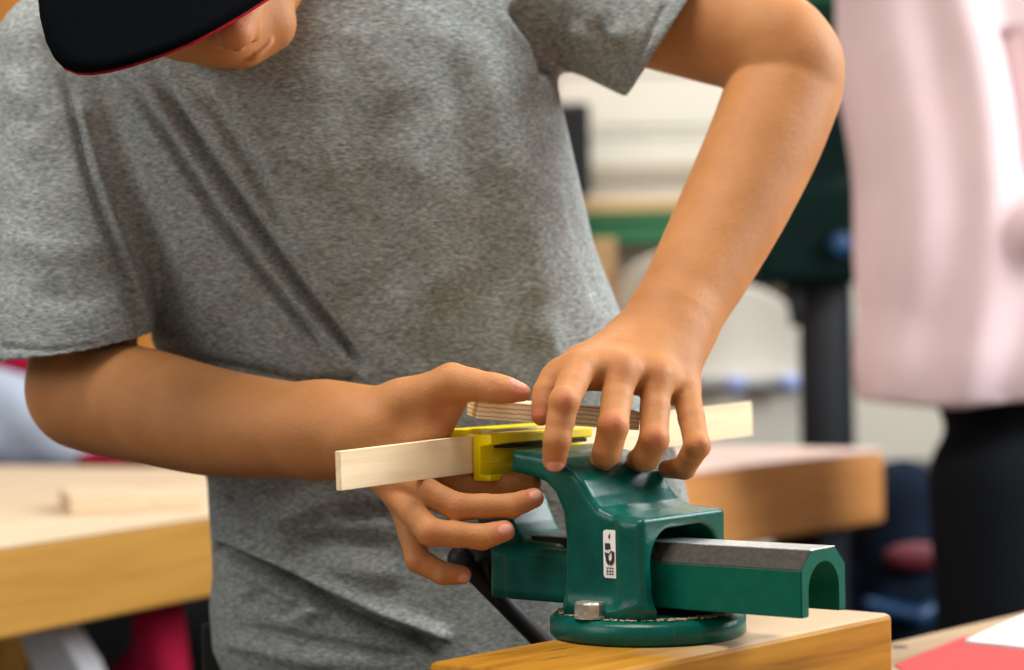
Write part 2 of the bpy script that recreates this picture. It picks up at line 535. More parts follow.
# ================================================================== SETTING
BT = ZC - 0.174                 # top of the vise block
box('floor', (-4, 5, -1.5, 6.3, -0.05, 0.0), M['floor'], bev=0)['kind'] = 'structure'
box('wall_back', (-4, 5, 5.6, 5.75, 0, 3.0), M['wall'], bev=0)['kind'] = 'structure'
box('baseboard_back', (-4, 5, 5.575, 5.6, 0, 0.1), M['white'], bev=0.004)['kind'] = 'structure'

# ------------------------------------------------------------------ the workbench that carries the vise
A_ = G(893, 613, BT); B_ = G(427, 662, BT)
u_ = G(893, 613, BT) - G(749, 643, BT); u_ /= np.linalg.norm(u_)
nrm = np.array([u_[1], -u_[0], 0.0])
ANG = math.atan2(-nrm[0] * 0 + nrm[1], nrm[0])          # rotation of the bench: local x = nrm, local y = u
Mb = Matrix.Translation((A_[0], A_[1], 0)) @ Matrix.Rotation(ANG, 4, 'Z')
Wd = float((A_ - B_) @ nrm); Ln = float((A_ - B_) @ u_)
BW = BT - 0.058                 # worktop height
bench = empty('workbench', (0, 0, 0), 'pale worn wooden workbench under the block that carries the green vise', 'workbench')
bench.matrix_world = Mb
E_ = G(896, 640, BW) - A_; ex = float(E_ @ nrm)
box('bench_top', (ex, ex + 0.75, -1.15, 0.75, BW - 0.07, BW), M['beech_dark'], bench, 0.004)
for x in (ex + 0.06, ex + 0.62):
    for y in (-1.05, 0.6):
        box('leg', (x, x + 0.07, y, y + 0.07, 0.0, BW - 0.07), M['bench_edge'], bench, 0.004)
box('stretcher', (ex + 0.63, ex + 0.68, -0.98, 0.60, 0.25, 0.35), M['bench_edge'], bench, 0.004)
bm = bmesh.new(); hp = G(899, 647, BW); hl = Mb.inverted() @ Vector(hp)
lathe(bm, [(0, 0.0004), (0.006, 0.0004), (0.0065, 0.0002), (0, 0.0002)], 20, (hl.x, hl.y, BW)); bm_obj('dowel_hole', bm, M['ink'], bench)

blk = empty('wooden_block', (0, 0, 0), 'thick golden wooden block bolted under the green vise', 'block')
blk.matrix_world = Mb
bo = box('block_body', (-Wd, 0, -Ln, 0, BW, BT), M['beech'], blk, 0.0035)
bo['label'] = 'golden wooden block with rounded edges'
bm = bmesh.new()
for (xa, ya, L_, an) in ((-Wd * 0.9, -Ln * 0.93, 0.05, 80), (-Wd * 0.72, -Ln * 0.8, 0.03, 86), (-Wd * 0.55, -Ln * 0.9, 0.04, 84)):
    d_ = Vector((math.cos(math.radians(an)), math.sin(math.radians(an)), 0)) * L_; s_ = Vector((0.0005, 0, 0))
    p_ = Vector((xa, ya, BT + 0.0002))
    bm.faces.new([bm.verts.new(q) for q in (p_, p_ + d_ * .5 + s_, p_ + d_, p_ + d_ * .5 - s_)])
bm_obj('crack', bm, M['ink'], blk)

# red card and white paper lying on the worktop
def sheet(name, pts, h0, h1, mat, label, cat):
    pp = [G(*p, h1) for p in pts]
    c = sum(pp) / len(pp)
    o = prism(name, [(p[0] - c[0], p[1] - c[1]) for p in pp], (0, h1 - h0), mat, axis='z')
    o.location = (c[0], c[1], h0)
    return tag(o, label, cat)
sheet('card', [(895, 664), (962, 637), (1075, 616), (1180, 640), (1100, 700), (960, 720)], BW, BW + 0.0008, M['redpaper'],
      'red card sheet lying on the bench right of the block', 'card')
pap = sheet('paper_sheet', [(965, 640), (1030, 612), (1150, 622), (1110, 655)], BW + 0.0008, BW + 0.0035, M['paper'],
      'white paper pad lying on the red card', 'paper')
bm = bmesh.new()
for k in range(5):
    q0 = G(1003 + 4.5 * k, 627 - 0.9 * k, BW + 0.0037); q1 = G(1006 + 4.5 * k, 626.2 - 0.9 * k, BW + 0.0037)
    q2 = G(1006 + 4.5 * k, 628.0 - 0.9 * k, BW + 0.0037); q3 = G(1003 + 4.5 * k, 628.8 - 0.9 * k, BW + 0.0037)
    bm.faces.new([bm.verts.new(Vector(q) - pap.location) for q in (q0, q1, q2, q3)])
bm_obj('printed_line', bm, M['ink'], pap)

# ================================================================== VISE
VA = math.radians(-38)
Cv = G(648, 634, BT)
va = np.array([math.cos(VA), math.sin(VA), 0]); vb = np.array([-math.sin(VA), math.cos(VA), 0])


def T(px, py, wv):                        # (along, up) on the vise's vertical plane at lateral offset wv
    d = ray(px, py); o = np.array([0, 0, ZC]) - (Cv + vb * wv)
    # o + s d = t va + h z
    s = -(o @ vb) / (d @ vb); q = o + s * d
    return float(q @ va), float(q[2])


vise = empty('bench_vise', Cv, 'green enamelled bench vise on a round swivel base', 'vise', VA)
rd = R(98, Cv[1])
bm = bmesh.new()
lathe(bm, [(0, 0), (rd - .002, 0), (rd, .002), (rd, .0105), (rd - .003, .0132), (rd - .01, .0138), (rd * .8, .0142), (0, .0142)], 96)
bm_obj('swivel_base', bm, M['green'], vise, True)
DH = .0142
# settled sawdust ring around the foot (a part: patchy specks in relief)
bm = bmesh.new()
for i in range(1300):
    a = random.uniform(0, 2 * math.pi); rr = rd * (0.70 + 0.22 * random.random()) * (1 if random.random() < .8 else .95); s = random.uniform(.0003, .0008)
    c = Vector((rr * math.cos(a), rr * math.sin(a), DH + s * .2))
    bmesh.ops.create_icosphere(bm, subdivisions=1, radius=s, matrix=Matrix.Translation(c) @ Matrix.Diagonal((1.5, 1, .5, 1)))
so = bm_obj('sawdust', bm, M['dust'], vise); so['kind'] = 'stuff'


def poly_sdf(poly):
    Pn = np.asarray(poly, np.float32); n = len(Pn)
    def f(x, y):
        d = np.full(x.shape, 1e9, np.float32); s = np.ones(x.shape, np.float32)
        for i in range(n):
            a = Pn[i]; b = Pn[i - 1]; e = b - a; wx = x - a[0]; wy = y - a[1]
            t = np.clip((wx * e[0] + wy * e[1]) / (e @ e), 0, 1)
            dx = wx - e[0] * t; dy = wy - e[1] * t
            d = np.minimum(d, dx * dx + dy * dy)
            c1 = y >= a[1]; c2 = y < b[1]; c3 = e[0] * wy > e[1] * wx
            fl = (c1 & c2 & c3) | (~c1 & ~c2 & ~c3)
            s = np.where(fl, -s, s)
        return s * np.sqrt(d)
    return f


def extr(poly, w0, w1, rnd, k=0.004, op='u'):
    pf = poly_sdf(poly); Pn = np.asarray(poly); mid = (w0 + w1) / 2; hw = (w1 - w0) / 2
    c = np.array([Pn[:, 0].mean(), mid, Pn[:, 1].mean()])
    Rr = float(np.sqrt(((Pn - Pn.mean(0)) ** 2).sum(1).max() + hw ** 2)) + k
    def f(p):
        d2 = pf(p[..., 0], p[..., 2]) + rnd; dw = np.abs(p[..., 1] - mid) - hw + rnd
        return np.minimum(np.maximum(d2, dw), 0) + np.sqrt(np.maximum(d2, 0) ** 2 + np.maximum(dw, 0) ** 2) - rnd
    return func(f, c, Rr, k, op)


def bx(x0, x1, y0, y1, z0, z1, rnd=.002, k=.004, op='u'):
    return extr([(x0, z0), (x1, z0), (x1, z1), (x0, z1)], y0, y1, rnd, k, op)


zl = lambda h: h
def TP(pts, wv): return [(T(x, y, wv)[0], zl(T(x, y, wv)[1])) for x, y in pts]
wj = .042
bd = TP([(510, 450), (509, 472), (527, 476), (543, 482), (553, 492), (561, 512), (564, 540), (564, 570), (562, 612), (646, 612),
         (640, 560), (640, 521), (612, 515), (599, 509), (590, 497), (581, 480), (570, 468), (555, 459), (535, 454)], -wj)
TE = T(640, 560, -wj)[0]; TS = T(562, 560, -wj)[0]; HB = zl(T(645, 522, -wj)[1])
barw = .0238
hb0 = zl(T(805, 619, -barw)[1]); hch = zl(T(805, 571, -barw)[1]); hb1 = hch + .0098
tE = T(805, 600, -barw)[0] - .002
print('vise', TE, TS, HB, hb0, hch, tE, bd)
pr = [extr([(x, max(z, DH - .002)) for x, z in bd], -wj, wj, .004, .004)]
# foot flare
pr.append(func(lambda p: np.sqrt(p[..., 0] ** 2 + p[..., 1] ** 2) - (.044 + .03 * np.clip((.022 - p[..., 2]) / .02, 0, 1) ** 2 * .35) if False else
               np.maximum(np.sqrt(p[..., 0] ** 2 + p[..., 1] ** 2) - (rd * .80), np.abs(p[..., 2] - DH) - .003), (0, 0, DH), .06, .012))
# raised side cheek around the channel
pr.append(bx(TE - .014, TE + .002, -wj - .0015, wj + .0015, DH, HB, .004, .006))
# arch opening for the bar: channel through the tail end
tc = (hb0 + hb1) / 2
ow = barw + .0105
def arch(p):
    y = p[..., 1]; z = p[..., 2]
    qx = np.abs(y) - ow + .020; qz = z - (hb1 + .0085) + .020
    d2 = np.minimum(np.maximum(qx, qz), 0) + np.sqrt(np.maximum(qx, 0) ** 2 + np.maximum(qz, 0) ** 2) - .020
    return np.maximum(np.maximum(d2, (DH + .0005) - z), (TE - .045) - p[..., 0])
pr.append(func(arch, (TE, 0, tc), .08, .003, 's'))
v, q = mesh_sdf(pr, .0011)
v = smooth_v(v, q, 1, .4)
sdf_obj('fixed_jaw', v, q, M['green'], vise)

# the inverted U slide bar
def bar_poly(o, inn=False):
    w_, c_ = (barw - o), .0105
    return [(-w_, hb0), (-w_, hch - o * .3), (-w_ + c_, hb1 - o), (w_ - c_, hb1 - o), (w_, hch - o * .3), (w_, hb0)]
bm = bmesh.new()
wi = barw - .0078; zb_ = hch - .0125; ch_ = .0105
outer = [(-barw, hb0), (-barw, (hb0 + hch) / 2)]; inner = [(-wi, hb0), (-wi, (hb0 + zb_) / 2)]
for a_ in (180, 168, 156, 144, 132, 118, 104, 90):
    f_ = (180 - a_) / 48
    outer.append((-barw + ch_ * f_, hch + (hb1 - hch) * f_) if f_ <= 1 else (-(barw - ch_) * (a_ - 90) / 42, hb1))
    inner.append((wi * math.cos(math.radians(a_)), zb_ + wi * .95 * math.sin(math.radians(a_))))
outer += [(-y, z) for y, z in outer[-2::-1]]; inner += [(-y, z) for y, z in inner[-2::-1]]
n = len(outer); V_ = {}
for e_, t_ in enumerate((-.095, tE)):
    for l_, lp in enumerate((outer, inner)):
        for i in range(n): V_[e_, l_, i] = bm.verts.new((t_, *lp[i]))
for i in range(n - 1):
    for l_ in (0, 1): bm.faces.new((V_[0, l_, i], V_[0, l_, i + 1], V_[1, l_, i + 1], V_[1, l_, i]))
    for e_ in (0, 1): bm.faces.new((V_[e_, 0, i], V_[e_, 0, i + 1], V_[e_, 1, i + 1], V_[e_, 1, i]))
for i in (0, n - 1): bm.faces.new((V_[0, 0, i], V_[1, 0, i], V_[1, 1, i], V_[0, 1, i]))
t0 = -.095
bmesh.ops.recalc_face_normals(bm, faces=bm.faces)
eds = [e for e in bm.edges if len(e.link_faces) == 2 and e.calc_face_angle(0) > 0.5]
bmesh.ops.bevel(bm, geom=eds, offset=.0006, segments=2, affect='EDGES')
bar = bm_obj('slide_bar', bm, [M['green_bar'], M['worn']], vise)
for p in bar.data.polygons:
    nn = p.normal
    c_ = p.center; top_ = hb1 - max(0, abs(c_.y) - (barw - .0105)) * (hb1 - hch) / .0105
    if abs(nn.z) > .3 and abs(nn.x) < .3 and c_.z > top_ - .0012 and c_.z > hch - .0012: p.material_index = 1
# crown steel strip slightly brighter
box('bar_crown', (t0, tE - .0004, -barw + .0108, barw - .0108, hb1 - .0004, hb1 + .0005), plain('cleaned_steel', (.50, .52, .50), .35, .8, .2, 300), vise, .0002)

# moving jaw: head, column, slide housing
hj1 = zl(T(510, 452, -wj)[1]); hj0 = zl(T(509, 472, -wj)[1])
tcl = T(474, 455, -wj)[0]
print('clamp', tcl, hj0, hj1, 'fixedleft', bd[0])
tl = T(487, 570, -.036)[0]; hs0 = zl(T(487, 598, -.036)[1]); hs1 = zl(T(487, 546, -.036)[1])
pr = [bx(tl, TS + .01, -.036, .036, hs0, hs1, .006, .004),
      bx(tl + .014, TS + .012, -.037, .037, hs0 + .001, hs1 - .004, .003, .003),
      extr([(-.0985, hj1), (-.124, hj1), (-.126, hj0), (-.112, .076), (-.103, .056), (-.089, hs1 - .002), (-.089, hs0 + .010), (-.05, hs0 + .010), (-.05, hs1), (-.072, hs1 + .002), (-.079, .062), (-.086, .078), (-.0985, .088)], -.026, .020, .004, .008),
      extr([(-.0985, hj1), (-.122, hj1), (-.122, hj0 - .002), (-.0985, hj0 - .004)], -.030, wj, .003, .006)]
v, q = mesh_sdf(pr, .0013); v = smooth_v(v, q, 1, .4)
sdf_obj('moving_jaw', v, q, M['green'], vise)
# hub and handle
bm = bmesh.new()
hc = (hs0 + hs1) / 2
lathe(bm, [(0, 0), (.012, 0), (.0140, .002), (.0140, .014), (.012, .016), (.012, .018), (.0135, .020), (.0135, .034), (.0115, .036), (0, .036)], 32, (tl - .035, 0, hc - .001),
      (Vector((0, 1, 0)), Vector((0, 0, 1)), Vector((1, 0, 0))))
sp = bm_obj('spindle', bm, M['black'], vise, True)
bm = bmesh.new()
hx = tl - .026


def TA(px, py, tv):
    d = ray(px, py); o = np.array([0, 0, ZC]) - (Cv + va * tv)
    s = -(o @ va) / (d @ va); q = o + s * d
    return float(q @ vb), float(q[2])
q0 = TA(497, 596, hx); q1 = TA(537, 637, hx); sl = (q1[1] - q0[1]) / (q1[0] - q0[0])
for_end = [(w_, q0[1] + sl * (w_ - q0[0])) for w_ in (q0[0] - .034, q0[0] + .085)]
rod(bm, (hx, *for_end[0]), (hx, *for_end[1]), .0060)
for e_ in for_end: bmesh.ops.create_uvsphere(bm, u_segments=16, v_segments=10, radius=.0085, matrix=Matrix.Translation((hx, *e_)))
bm_obj('handle', bm, M['black'], vise, True)

# yellow soft covers over both jaws, black pad, milky strip
ty = -.0897; WN = -.047
hy1 = T(477, 435, WN)[1]; hy0 = T(478, 481, WN)[1]
prof = [(ty, hy0), (ty, hy1), (ty + .0135, hy1 + .0006), (ty + .0140, hy1 - .0055), (ty + .0055, hy1 - .0068), (ty + .0052, hy0 + .0110), (ty + .0064, hy0 + .0102), (ty + .0052, hy0 + .0094),
        (ty + .0052, hy0 + .0036), (ty + .0125, hy0 + .0036), (ty + .0125, hy0)]
v, q = mesh_sdf([extr(prof, WN, wj + .012, .0006, .001)], .0008)
yo = sdf_obj('jaw_cover', v, q, M['yellow'], vise); yo['label'] = 'yellow plastic soft cover on the near jaw'
prof = [(ty - .0075, hy0 + .004), (ty - .0086, hy0 + .004), (ty - .0086, hy1 + .0002), (ty - .030, hy1 + .0002), (ty - .030, hy1 + .0026), (ty - .0075, hy1 + .0030)]
v, q = mesh_sdf([extr(prof, WN - .018, wj + .006, .0005, .001)], .0008)
yo = sdf_obj('jaw_cover', v, q, M['yellow'], vise)
box('jaw_block', (ty + .0036, T(512, 460, -wj)[0] + .02, -.014, wj - .001, hj0 + .001, hj1 - .001), M['green'], vise, .0012)
box('jaw_pad', (ty + .006, ty + .0150, WN + .012, wj + .004, hy1 - .0082, hy1 - .0058), M['rubber'], vise, .0004)
box('spring_strip', (ty + .003, ty + .0095, WN + .004, WN + .050, hy1 + .0012, hy1 + .0026), M['clear'], vise, .0005)

# bolt with washer
bt = T(591, 606, -.046); bt = (bt[0], -.046)
bm = bmesh.new()
lathe(bm, [(0, 0), (.0095, 0), (.0095, .0016), (0, .0016)], 32, (bt[0], bt[1], DH))
hexr = [(0, .0016), (.0092, .0016), (.0092, .0080), (.0082, .0092), (0, .0092)]
lathe(bm, hexr, 6, (bt[0], bt[1], DH))
bmesh.ops.rotate(bm, verts=bm.verts, cent=(bt[0], bt[1], 0), matrix=Matrix.Rotation(math.radians(35), 3, 'Z'))
bm_obj('bolt', bm, M['steel'], vise)
bm = bmesh.new()
lathe(bm, [(0, 0), (.0092, 0), (.0092, .0075), (0, .0085)], 6, (-bt[0], -bt[1], DH)); bm_obj('bolt', bm, M['steel'], vise)

# sticker on the near side
def rrect(cx, cy, hw, hh, r, n=5):
    out = []
    for sx, sy, a0 in ((1, 1, 0), (-1, 1, 90), (-1, -1, 180), (1, -1, 270)):
        for i in range(n):
            a = math.radians(a0 + 90 * i / (n - 1)); out.append((cx + sx * (hw - r) + r * math.cos(a), cy + sy * (hh - r) + r * math.sin(a)))
    return out
c0 = T(611, 554, -wj); c1 = T(618, 554, -wj); c2 = T(611, 530, -wj)
shw = c1[0] - c0[0]; shh = c2[1] - c0[1]
st = prism('sticker', rrect(c0[0], zl(c0[1]), shw, shh, shw * .35), (-wj - .0006, -wj + .001), M['paper'], vise)
st['label'] = 'white oblong sticker with black lettering'
bm = bmesh.new()
def mark(poly):
    bm.faces.new([bm.verts.new((c0[0] + x * shw, -wj - .0009, zl(c0[1]) + y * shh)) for x, y in poly])
mark([(-.25, .72), (.0, .88), (.05, .72), (-.1, .62)])
mark([(-.72, .18), (-.72, .45), (.0, .45), (.1, .2), (-.2, .2), (-.35, .18)])
# bold U
th_ = np.linspace(math.pi, 2 * math.pi, 10)
Uo = [(-.8, .08)] + [(-.02 + .62 * math.cos(a), -.22 + .26 * math.sin(a)) for a in th_] + [(.6, .12), (.2, .12)]
Ui = [(-.02 + .22 * math.cos(a), -.20 + .11 * math.sin(a)) for a in th_[::-1]]
mark([(-.8, .08), (-.64, -.22)] + [(-.02 + .62 * math.cos(a), -.22 + .26 * math.sin(a)) for a in th_[1:5]] + [(-.02, -.31), (-.24, -.2), (-.24, .02)])
mark([(-.02, -.31), (-.02, -.48)] + [(-.02 + .62 * math.cos(a), -.22 + .26 * math.sin(a)) for a in th_[5:]] + [(.6, .1), (.2, .14), (.2, -.2)])
mark([(-.24, .02), (-.24, -.06), (.2, .08), (.2, .16)])
for k, yy in enumerate((-.60, -.74, -.86)):
    mark([(-.6, yy), (-.6, yy + .035), (.45, yy + .035), (.45, yy)])
for xx in (-.5, -.1, .3):
    mark([(xx, -.86), (xx, -.58), (xx + .09, -.58), (xx + .09, -.86)])
bm_obj('lettering', bm, M['ink'], st)

# ================================================================== WOOD STRIP in the jaws, plywood on top
def strip_pt(px, py, Y): return P(px, py, Y)
YL, YR = 1.181, 1.518
a0 = P(338, 471, YL); a1 = P(750, 418.5, YR)
d_ = a1 - a0; Ls = float(np.linalg.norm(d_)); d_ /= Ls
up = np.array([0, 0, 1.0]); up = up - d_ * (up @ d_); up /= np.linalg.norm(up); sd = np.cross(up, d_)
mt = Matrix((Vector((d_[0], sd[0], up[0], a0[0])), Vector((d_[1], sd[1], up[1], a0[1])), Vector((d_[2], sd[2], up[2], a0[2])), Vector((0, 0, 0, 1))))
hh = R(19.3, YL) * 1.02; hr = R(17.6, YR) * .97
bm = bmesh.new()
ys = (-.0019, .0019)
vs = [bm.verts.new(p) for p in ((0, ys[0], -hh), (0, ys[1], -hh), (0, ys[1], hh), (0, ys[0], hh), (Ls, ys[0], -hr), (Ls, ys[1], -hr), (Ls, ys[1], hr), (Ls, ys[0], hr))]
for f in ((0, 1, 2, 3), (7, 6, 5, 4), (0, 4, 5, 1), (1, 5, 6, 2), (2, 6, 7, 3), (3, 7, 4, 0)): bm.faces.new([vs[i] for i in f])
bmesh.ops.bevel(bm, geom=list(bm.edges), offset=.0003, segments=1, affect='EDGES')
so = bm_obj('wood_strip', bm, M['strip']); so.matrix_world = mt
tag(so, 'long pale wooden strip on edge clamped in the yellow jaw covers', 'wood strip')
b0 = P(478, 409, 1.256); b1 = P(640, 421, 1.278)
d_ = b1 - b0; Lp = float(np.linalg.norm(d_)); d_ /= Lp
bk = np.array([-.02, 1.0, .03]); bk -= d_ * (bk @ d_); bk /= np.linalg.norm(bk); up = np.cross(d_, bk)
mt = Matrix((Vector((d_[0], bk[0], up[0], b0[0])), Vector((d_[1], bk[1], up[1], b0[1])), Vector((d_[2], bk[2], up[2], b0[2])), Vector((0, 0, 0, 1))))
po = box('plywood_board', (0, Lp, 0, .030, -.0056, .0052), M['ply'], None, .0003); po.matrix_world = mt
tag(po, 'small plywood sanding board pressed on the strip under both hands', 'plywood')

# ================================================================== BOY: body, one continuous skin
pr = []
RED = []      # (point, radius, weight)
NAIL = []     # (centre, along, normal, half length, half width)


def chain(pts, k=.006, kf=.010):
    """pts: (px,py,Y,rpx)"""
    out = []
    for a, b in zip(pts, pts[1:]):
        out.append(cone(P(*a[:3]), P(*b[:3]), R(a[3], a[2]), R(b[3], b[2]), k))
    return out


def limb(pts, k=.0015, sub=6):
    """like chain, but the axis and the girth follow a smooth curve"""
    A = [np.append(P(*p[:3]), R(p[3], p[2])) for p in pts]
    A = [2 * A[0] - A[1]] + A + [2 * A[-1] - A[-2]]; Q_ = []
    for i in range(1, len(A) - 2):
        for t in np.arange(sub) / sub:
            a, b, c, d = A[i - 1], A[i], A[i + 1], A[i + 2]
            Q_.append(.5 * (2 * b + (c - a) * t + (2 * a - 5 * b + 4 * c - d) * t * t + (3 * b - a - 3 * c + d) * t ** 3))
    Q_.append(A[-2])
    return [cone(a[:3], b[:3], a[3], b[3], k) for a, b in zip(Q_, Q_[1:])]


def finger(pts, k=.0035, bulge=True):
    """knuckles slightly thicker than the shafts, pad at the end"""
    c = []
    for i, (a, b) in enumerate(zip(pts, pts[1:])):
        m = tuple((a[j] + b[j]) / 2 for j in range(3)) + ((a[3] + b[3]) / 2 * (.95 if bulge else 1),)
        c += chain([a, m], k); c += chain([m, b], k)
    return c


# --- arm and hand at the left of the picture
armA = limb([(80, 95, 1.475, 56), (82, 250, 1.458, 52), (84, 380, 1.421, 54)])
armA += [ball(P(83, 392, 1.419), R(56.5, 1.405), .008)]
armA += limb([(87, 394, 1.417, 56.5), (145, 406, 1.391, 57), (209, 421, 1.360, 54), (260, 427.5, 1.331, 50), (313, 431, 1.304, 45.5), (350, 430, 1.286, 41)])
handA = []
handA += chain([(325, 429, 1.296, 40), (372, 432, 1.268, 33)], .02)
handA += chain([(350, 424, 1.284, 29), (402, 404, 1.268, 23), (452, 382, 1.258, 17.5)], .008)     # thumb metacarpal
handA += chain([(360, 440, 1.276, 28), (412, 446, 1.262, 17)], .014)
handA += chain([(360, 446, 1.270, 26), (398, 475, 1.250, 15)], .012)
handA += chain([(366, 446, 1.272, 23), (398, 492, 1.250, 14)], .010)
handA += chain([(376, 448, 1.272, 19), (402, 506, 1.254, 12)], .008)
handA += chain([(392, 480, 1.252, 16), (425, 492, 1.243, 14)], .006)
handA += chain([(425, 405, 1.266, 15), (428, 436, 1.262, 15)], .012)                               # web
handA += chain([(461, 397, 1.262, 9), (441, 427, 1.264, 13)], .006)
handA += finger([(452, 382, 1.258, 17), (494, 388, 1.249, 13), (522, 392.5, 1.246, 9.3)], .006)      # thumb
handA += finger([(412, 446, 1.262, 15), (464, 484, 1.278, 13.5), (508, 486, 1.274, 12.5), (531, 484, 1.276, 10.5)], .002)
handA += finger([(398, 478, 1.248, 15), (457, 507, 1.232, 14), (511, 506, 1.236, 12.3), (534, 498, 1.243, 10.3)], .002)
handA += finger([(396, 495, 1.248, 14), (430, 532, 1.224, 14), (482, 537, 1.226, 12.8), (504, 531, 1.230, 11)], .002)
handA += finger([(402, 506, 1.254, 12.5), (418, 560, 1.240, 12.5), (442, 573, 1.238, 11.3), (462, 575, 1.240, 9.6)], .002)
# creases at the thumb web and the knuckles
handA += [cone(P(447, 404, 1.240), P(470, 402, 1.238), R(5, 1.24), R(3, 1.24), .006, 's')]
handA += [cone(P(436, 408, 1.244), P(431, 424, 1.244), R(2.5, 1.24), R(1.5, 1.24), .005, 's')]
for p_, r_, w_ in (((521, 391, 1.24), 14, .75), ((505, 530, 1.224), 13, .6), ((458, 507, 1.22), 12, .35), ((429, 532, 1.215), 13, .45), ((533, 497, 1.235), 12, .6),
                   ((418, 561, 1.23), 11, .45), ((464, 575, 1.232), 10, .6), ((492, 386, 1.24), 14, .3), ((445, 415, 1.25), 20, .35)):
    RED.append((P(*p_), R(r_, 1.24), w_))
def nail(c, tip, r, hl, hw, nrmv):
    c = P(*c); t = P(*tip) - c; t /= np.linalg.norm(t); n_ = np.array(nrmv, float); n_ -= t * (n_ @ t); n_ /= np.linalg.norm(n_)
    NAIL.append((c, t, n_, R(hl, 1.23), R(hw, 1.23), R(r, 1.23)))
nail((503, 531, 1.231), (530, 523, 1.236), 10, 9, 5.8, (0, -1, .15))
nail((518, 391, 1.246), (540, 395, 1.242), 9.8, 9.5, 6, (.05, -.55, .8))
nail((463, 576, 1.240), (480, 576, 1.242), 9, 8, 5.2, (0, -.95, -.25))
nail((534, 498, 1.243), (560, 486, 1.25), 9.5, 8.5, 5.5, (.1, -1, .4))

# --- arm and hand at the right of the picture
armB = limb([(562, -50, 1.500, 60), (640, -8, 1.475, 67), (695, 17, 1.455, 61), (774, 46, 1.430, 52)])
armB += [ball(P(794, 65, 1.426), R(50, 1.425), .010)]
armB += [cone(P(774, 46, 1.430), P(785, 90, 1.428), R(49, 1.43), R(54, 1.43), .010)]
armB += limb([(785, 88, 1.428, 57), (765, 140, 1.412, 56), (742, 190, 1.397, 54), (722, 230, 1.384, 51.5), (702, 268, 1.370, 48.5), (684, 300, 1.357, 45.5), (667, 332, 1.343, 43)])
P0 = P


def offB(px, py):
    return .045 if py < 355 else float(np.interp(px, [541, 556, 575, 612, 655, 700], [.020, .014, .018, .042, .058, .064]))


P = lambda px, py, Y: P0(px, py, Y + offB(px, py)) if Y < 1.30 else P0(px, py, Y)
handB = []
handB += chain([(669, 326, 1.299, 43), (656, 353, 1.280, 35)], .012)
handB += chain([(636, 348, 1.286, 32), (583, 369, 1.245, 19)], .012)
handB += chain([(646, 348, 1.284, 34), (620, 371, 1.232, 18)], .012)
handB += chain([(662, 348, 1.284, 34), (655, 378, 1.230, 17.5)], .012)
handB += chain([(676, 345, 1.286, 28), (684, 390, 1.238, 16)], .012)
handB += chain([(580, 372, 1.248, 15), (620, 372, 1.238, 15), (655, 380, 1.236, 15), (682, 391, 1.243, 14)], .010)
handB += chain([(625, 350, 1.292, 26), (580, 368, 1.275, 17), (556, 378, 1.258, 15.5)], .012)           # thumb metacarpal
handB += finger([(560, 374, 1.262, 15), (547, 393, 1.250, 13.5), (541, 416, 1.240, 10)], .004)
handB += finger([(578, 371, 1.243, 17), (564, 402, 1.214, 15.5), (557, 440, 1.210, 14), (554.5, 460, 1.216, 12.5)], .002)
handB += finger([(620, 372, 1.230, 17.5), (613, 427, 1.200, 16), (607, 452, 1.206, 15), (602, 460, 1.222, 13)], .002)
handB += finger([(656, 379, 1.229, 17), (654, 440, 1.200, 15.5), (645, 458, 1.207, 14.5), (638, 460, 1.224, 12.5)], .002)
handB += finger([(686, 391, 1.237, 15.5), (697, 446, 1.206, 13.8), (684, 468, 1.214, 12), (667, 469, 1.226, 9.8)], .002)
# knuckle bumps
handB += [ball(P(614, 424, 1.195), R(10, 1.2), .006), ball(P(655, 437, 1.195), R(10, 1.2), .006), ball(P(565, 400, 1.207), R(10, 1.2), .006), ball(P(699, 444, 1.200), R(9, 1.2), .006)]
handB += [ball(P(622, 368, 1.222), R(10, 1.22), .014), ball(P(657, 375, 1.224), R(9.5, 1.22), .014)]
for p_, r_, w_ in (((564, 400, 1.20), 16, .6), ((614, 424, 1.188), 16, .65), ((655, 438, 1.188), 15, .65), ((700, 446, 1.19), 14, .55), ((554, 463, 1.21), 14, .6),
                   ((622, 366, 1.212), 15, .3), ((657, 373, 1.214), 14, .3), ((603, 466, 1.21), 15, .4), ((640, 466, 1.21), 14, .4), ((540, 414, 1.235), 16, .9), ((665, 470, 1.22), 11, .6), ((578, 364, 1.23), 14, .2)):
    RED.append((P(*p_), R(r_, 1.21), w_))
nail((555, 462.5, 1.215), (553.5, 480, 1.220), 12, 7.5, 9.2, (0, -1, -.25))
# wrinkle grooves on top of the bent finger joints
for (x, y, Y, hw_, sl) in ((556, 441, 1.199, 7, .1),):
    handB += [cone(P(x - hw_, y - 1 + sl * hw_, Y + .004), P(x + hw_, y - 1 - sl * hw_, Y + .004), .0005, .0005, .0016, 's')]
P = P0
for (x, y, Y, ax_, ay_) in ((457, 500, 1.219, 2, 8), (462, 500, 1.219, 1.5, 8), (428, 526, 1.211, 3, 8), (434, 526, 1.211, 2.5, 8), (511, 501, 1.225, 1, 7), (482, 530, 1.215, 1, 7), (494, 380, 1.239, 1, 5), (489, 380, 1.239, 1, 5)):
    handA += [cone(P(x - ax_, y, Y + .002), P(x + ax_, y + ay_ * 1.6, Y + .002), .0004, .0004, .0015, 's')]

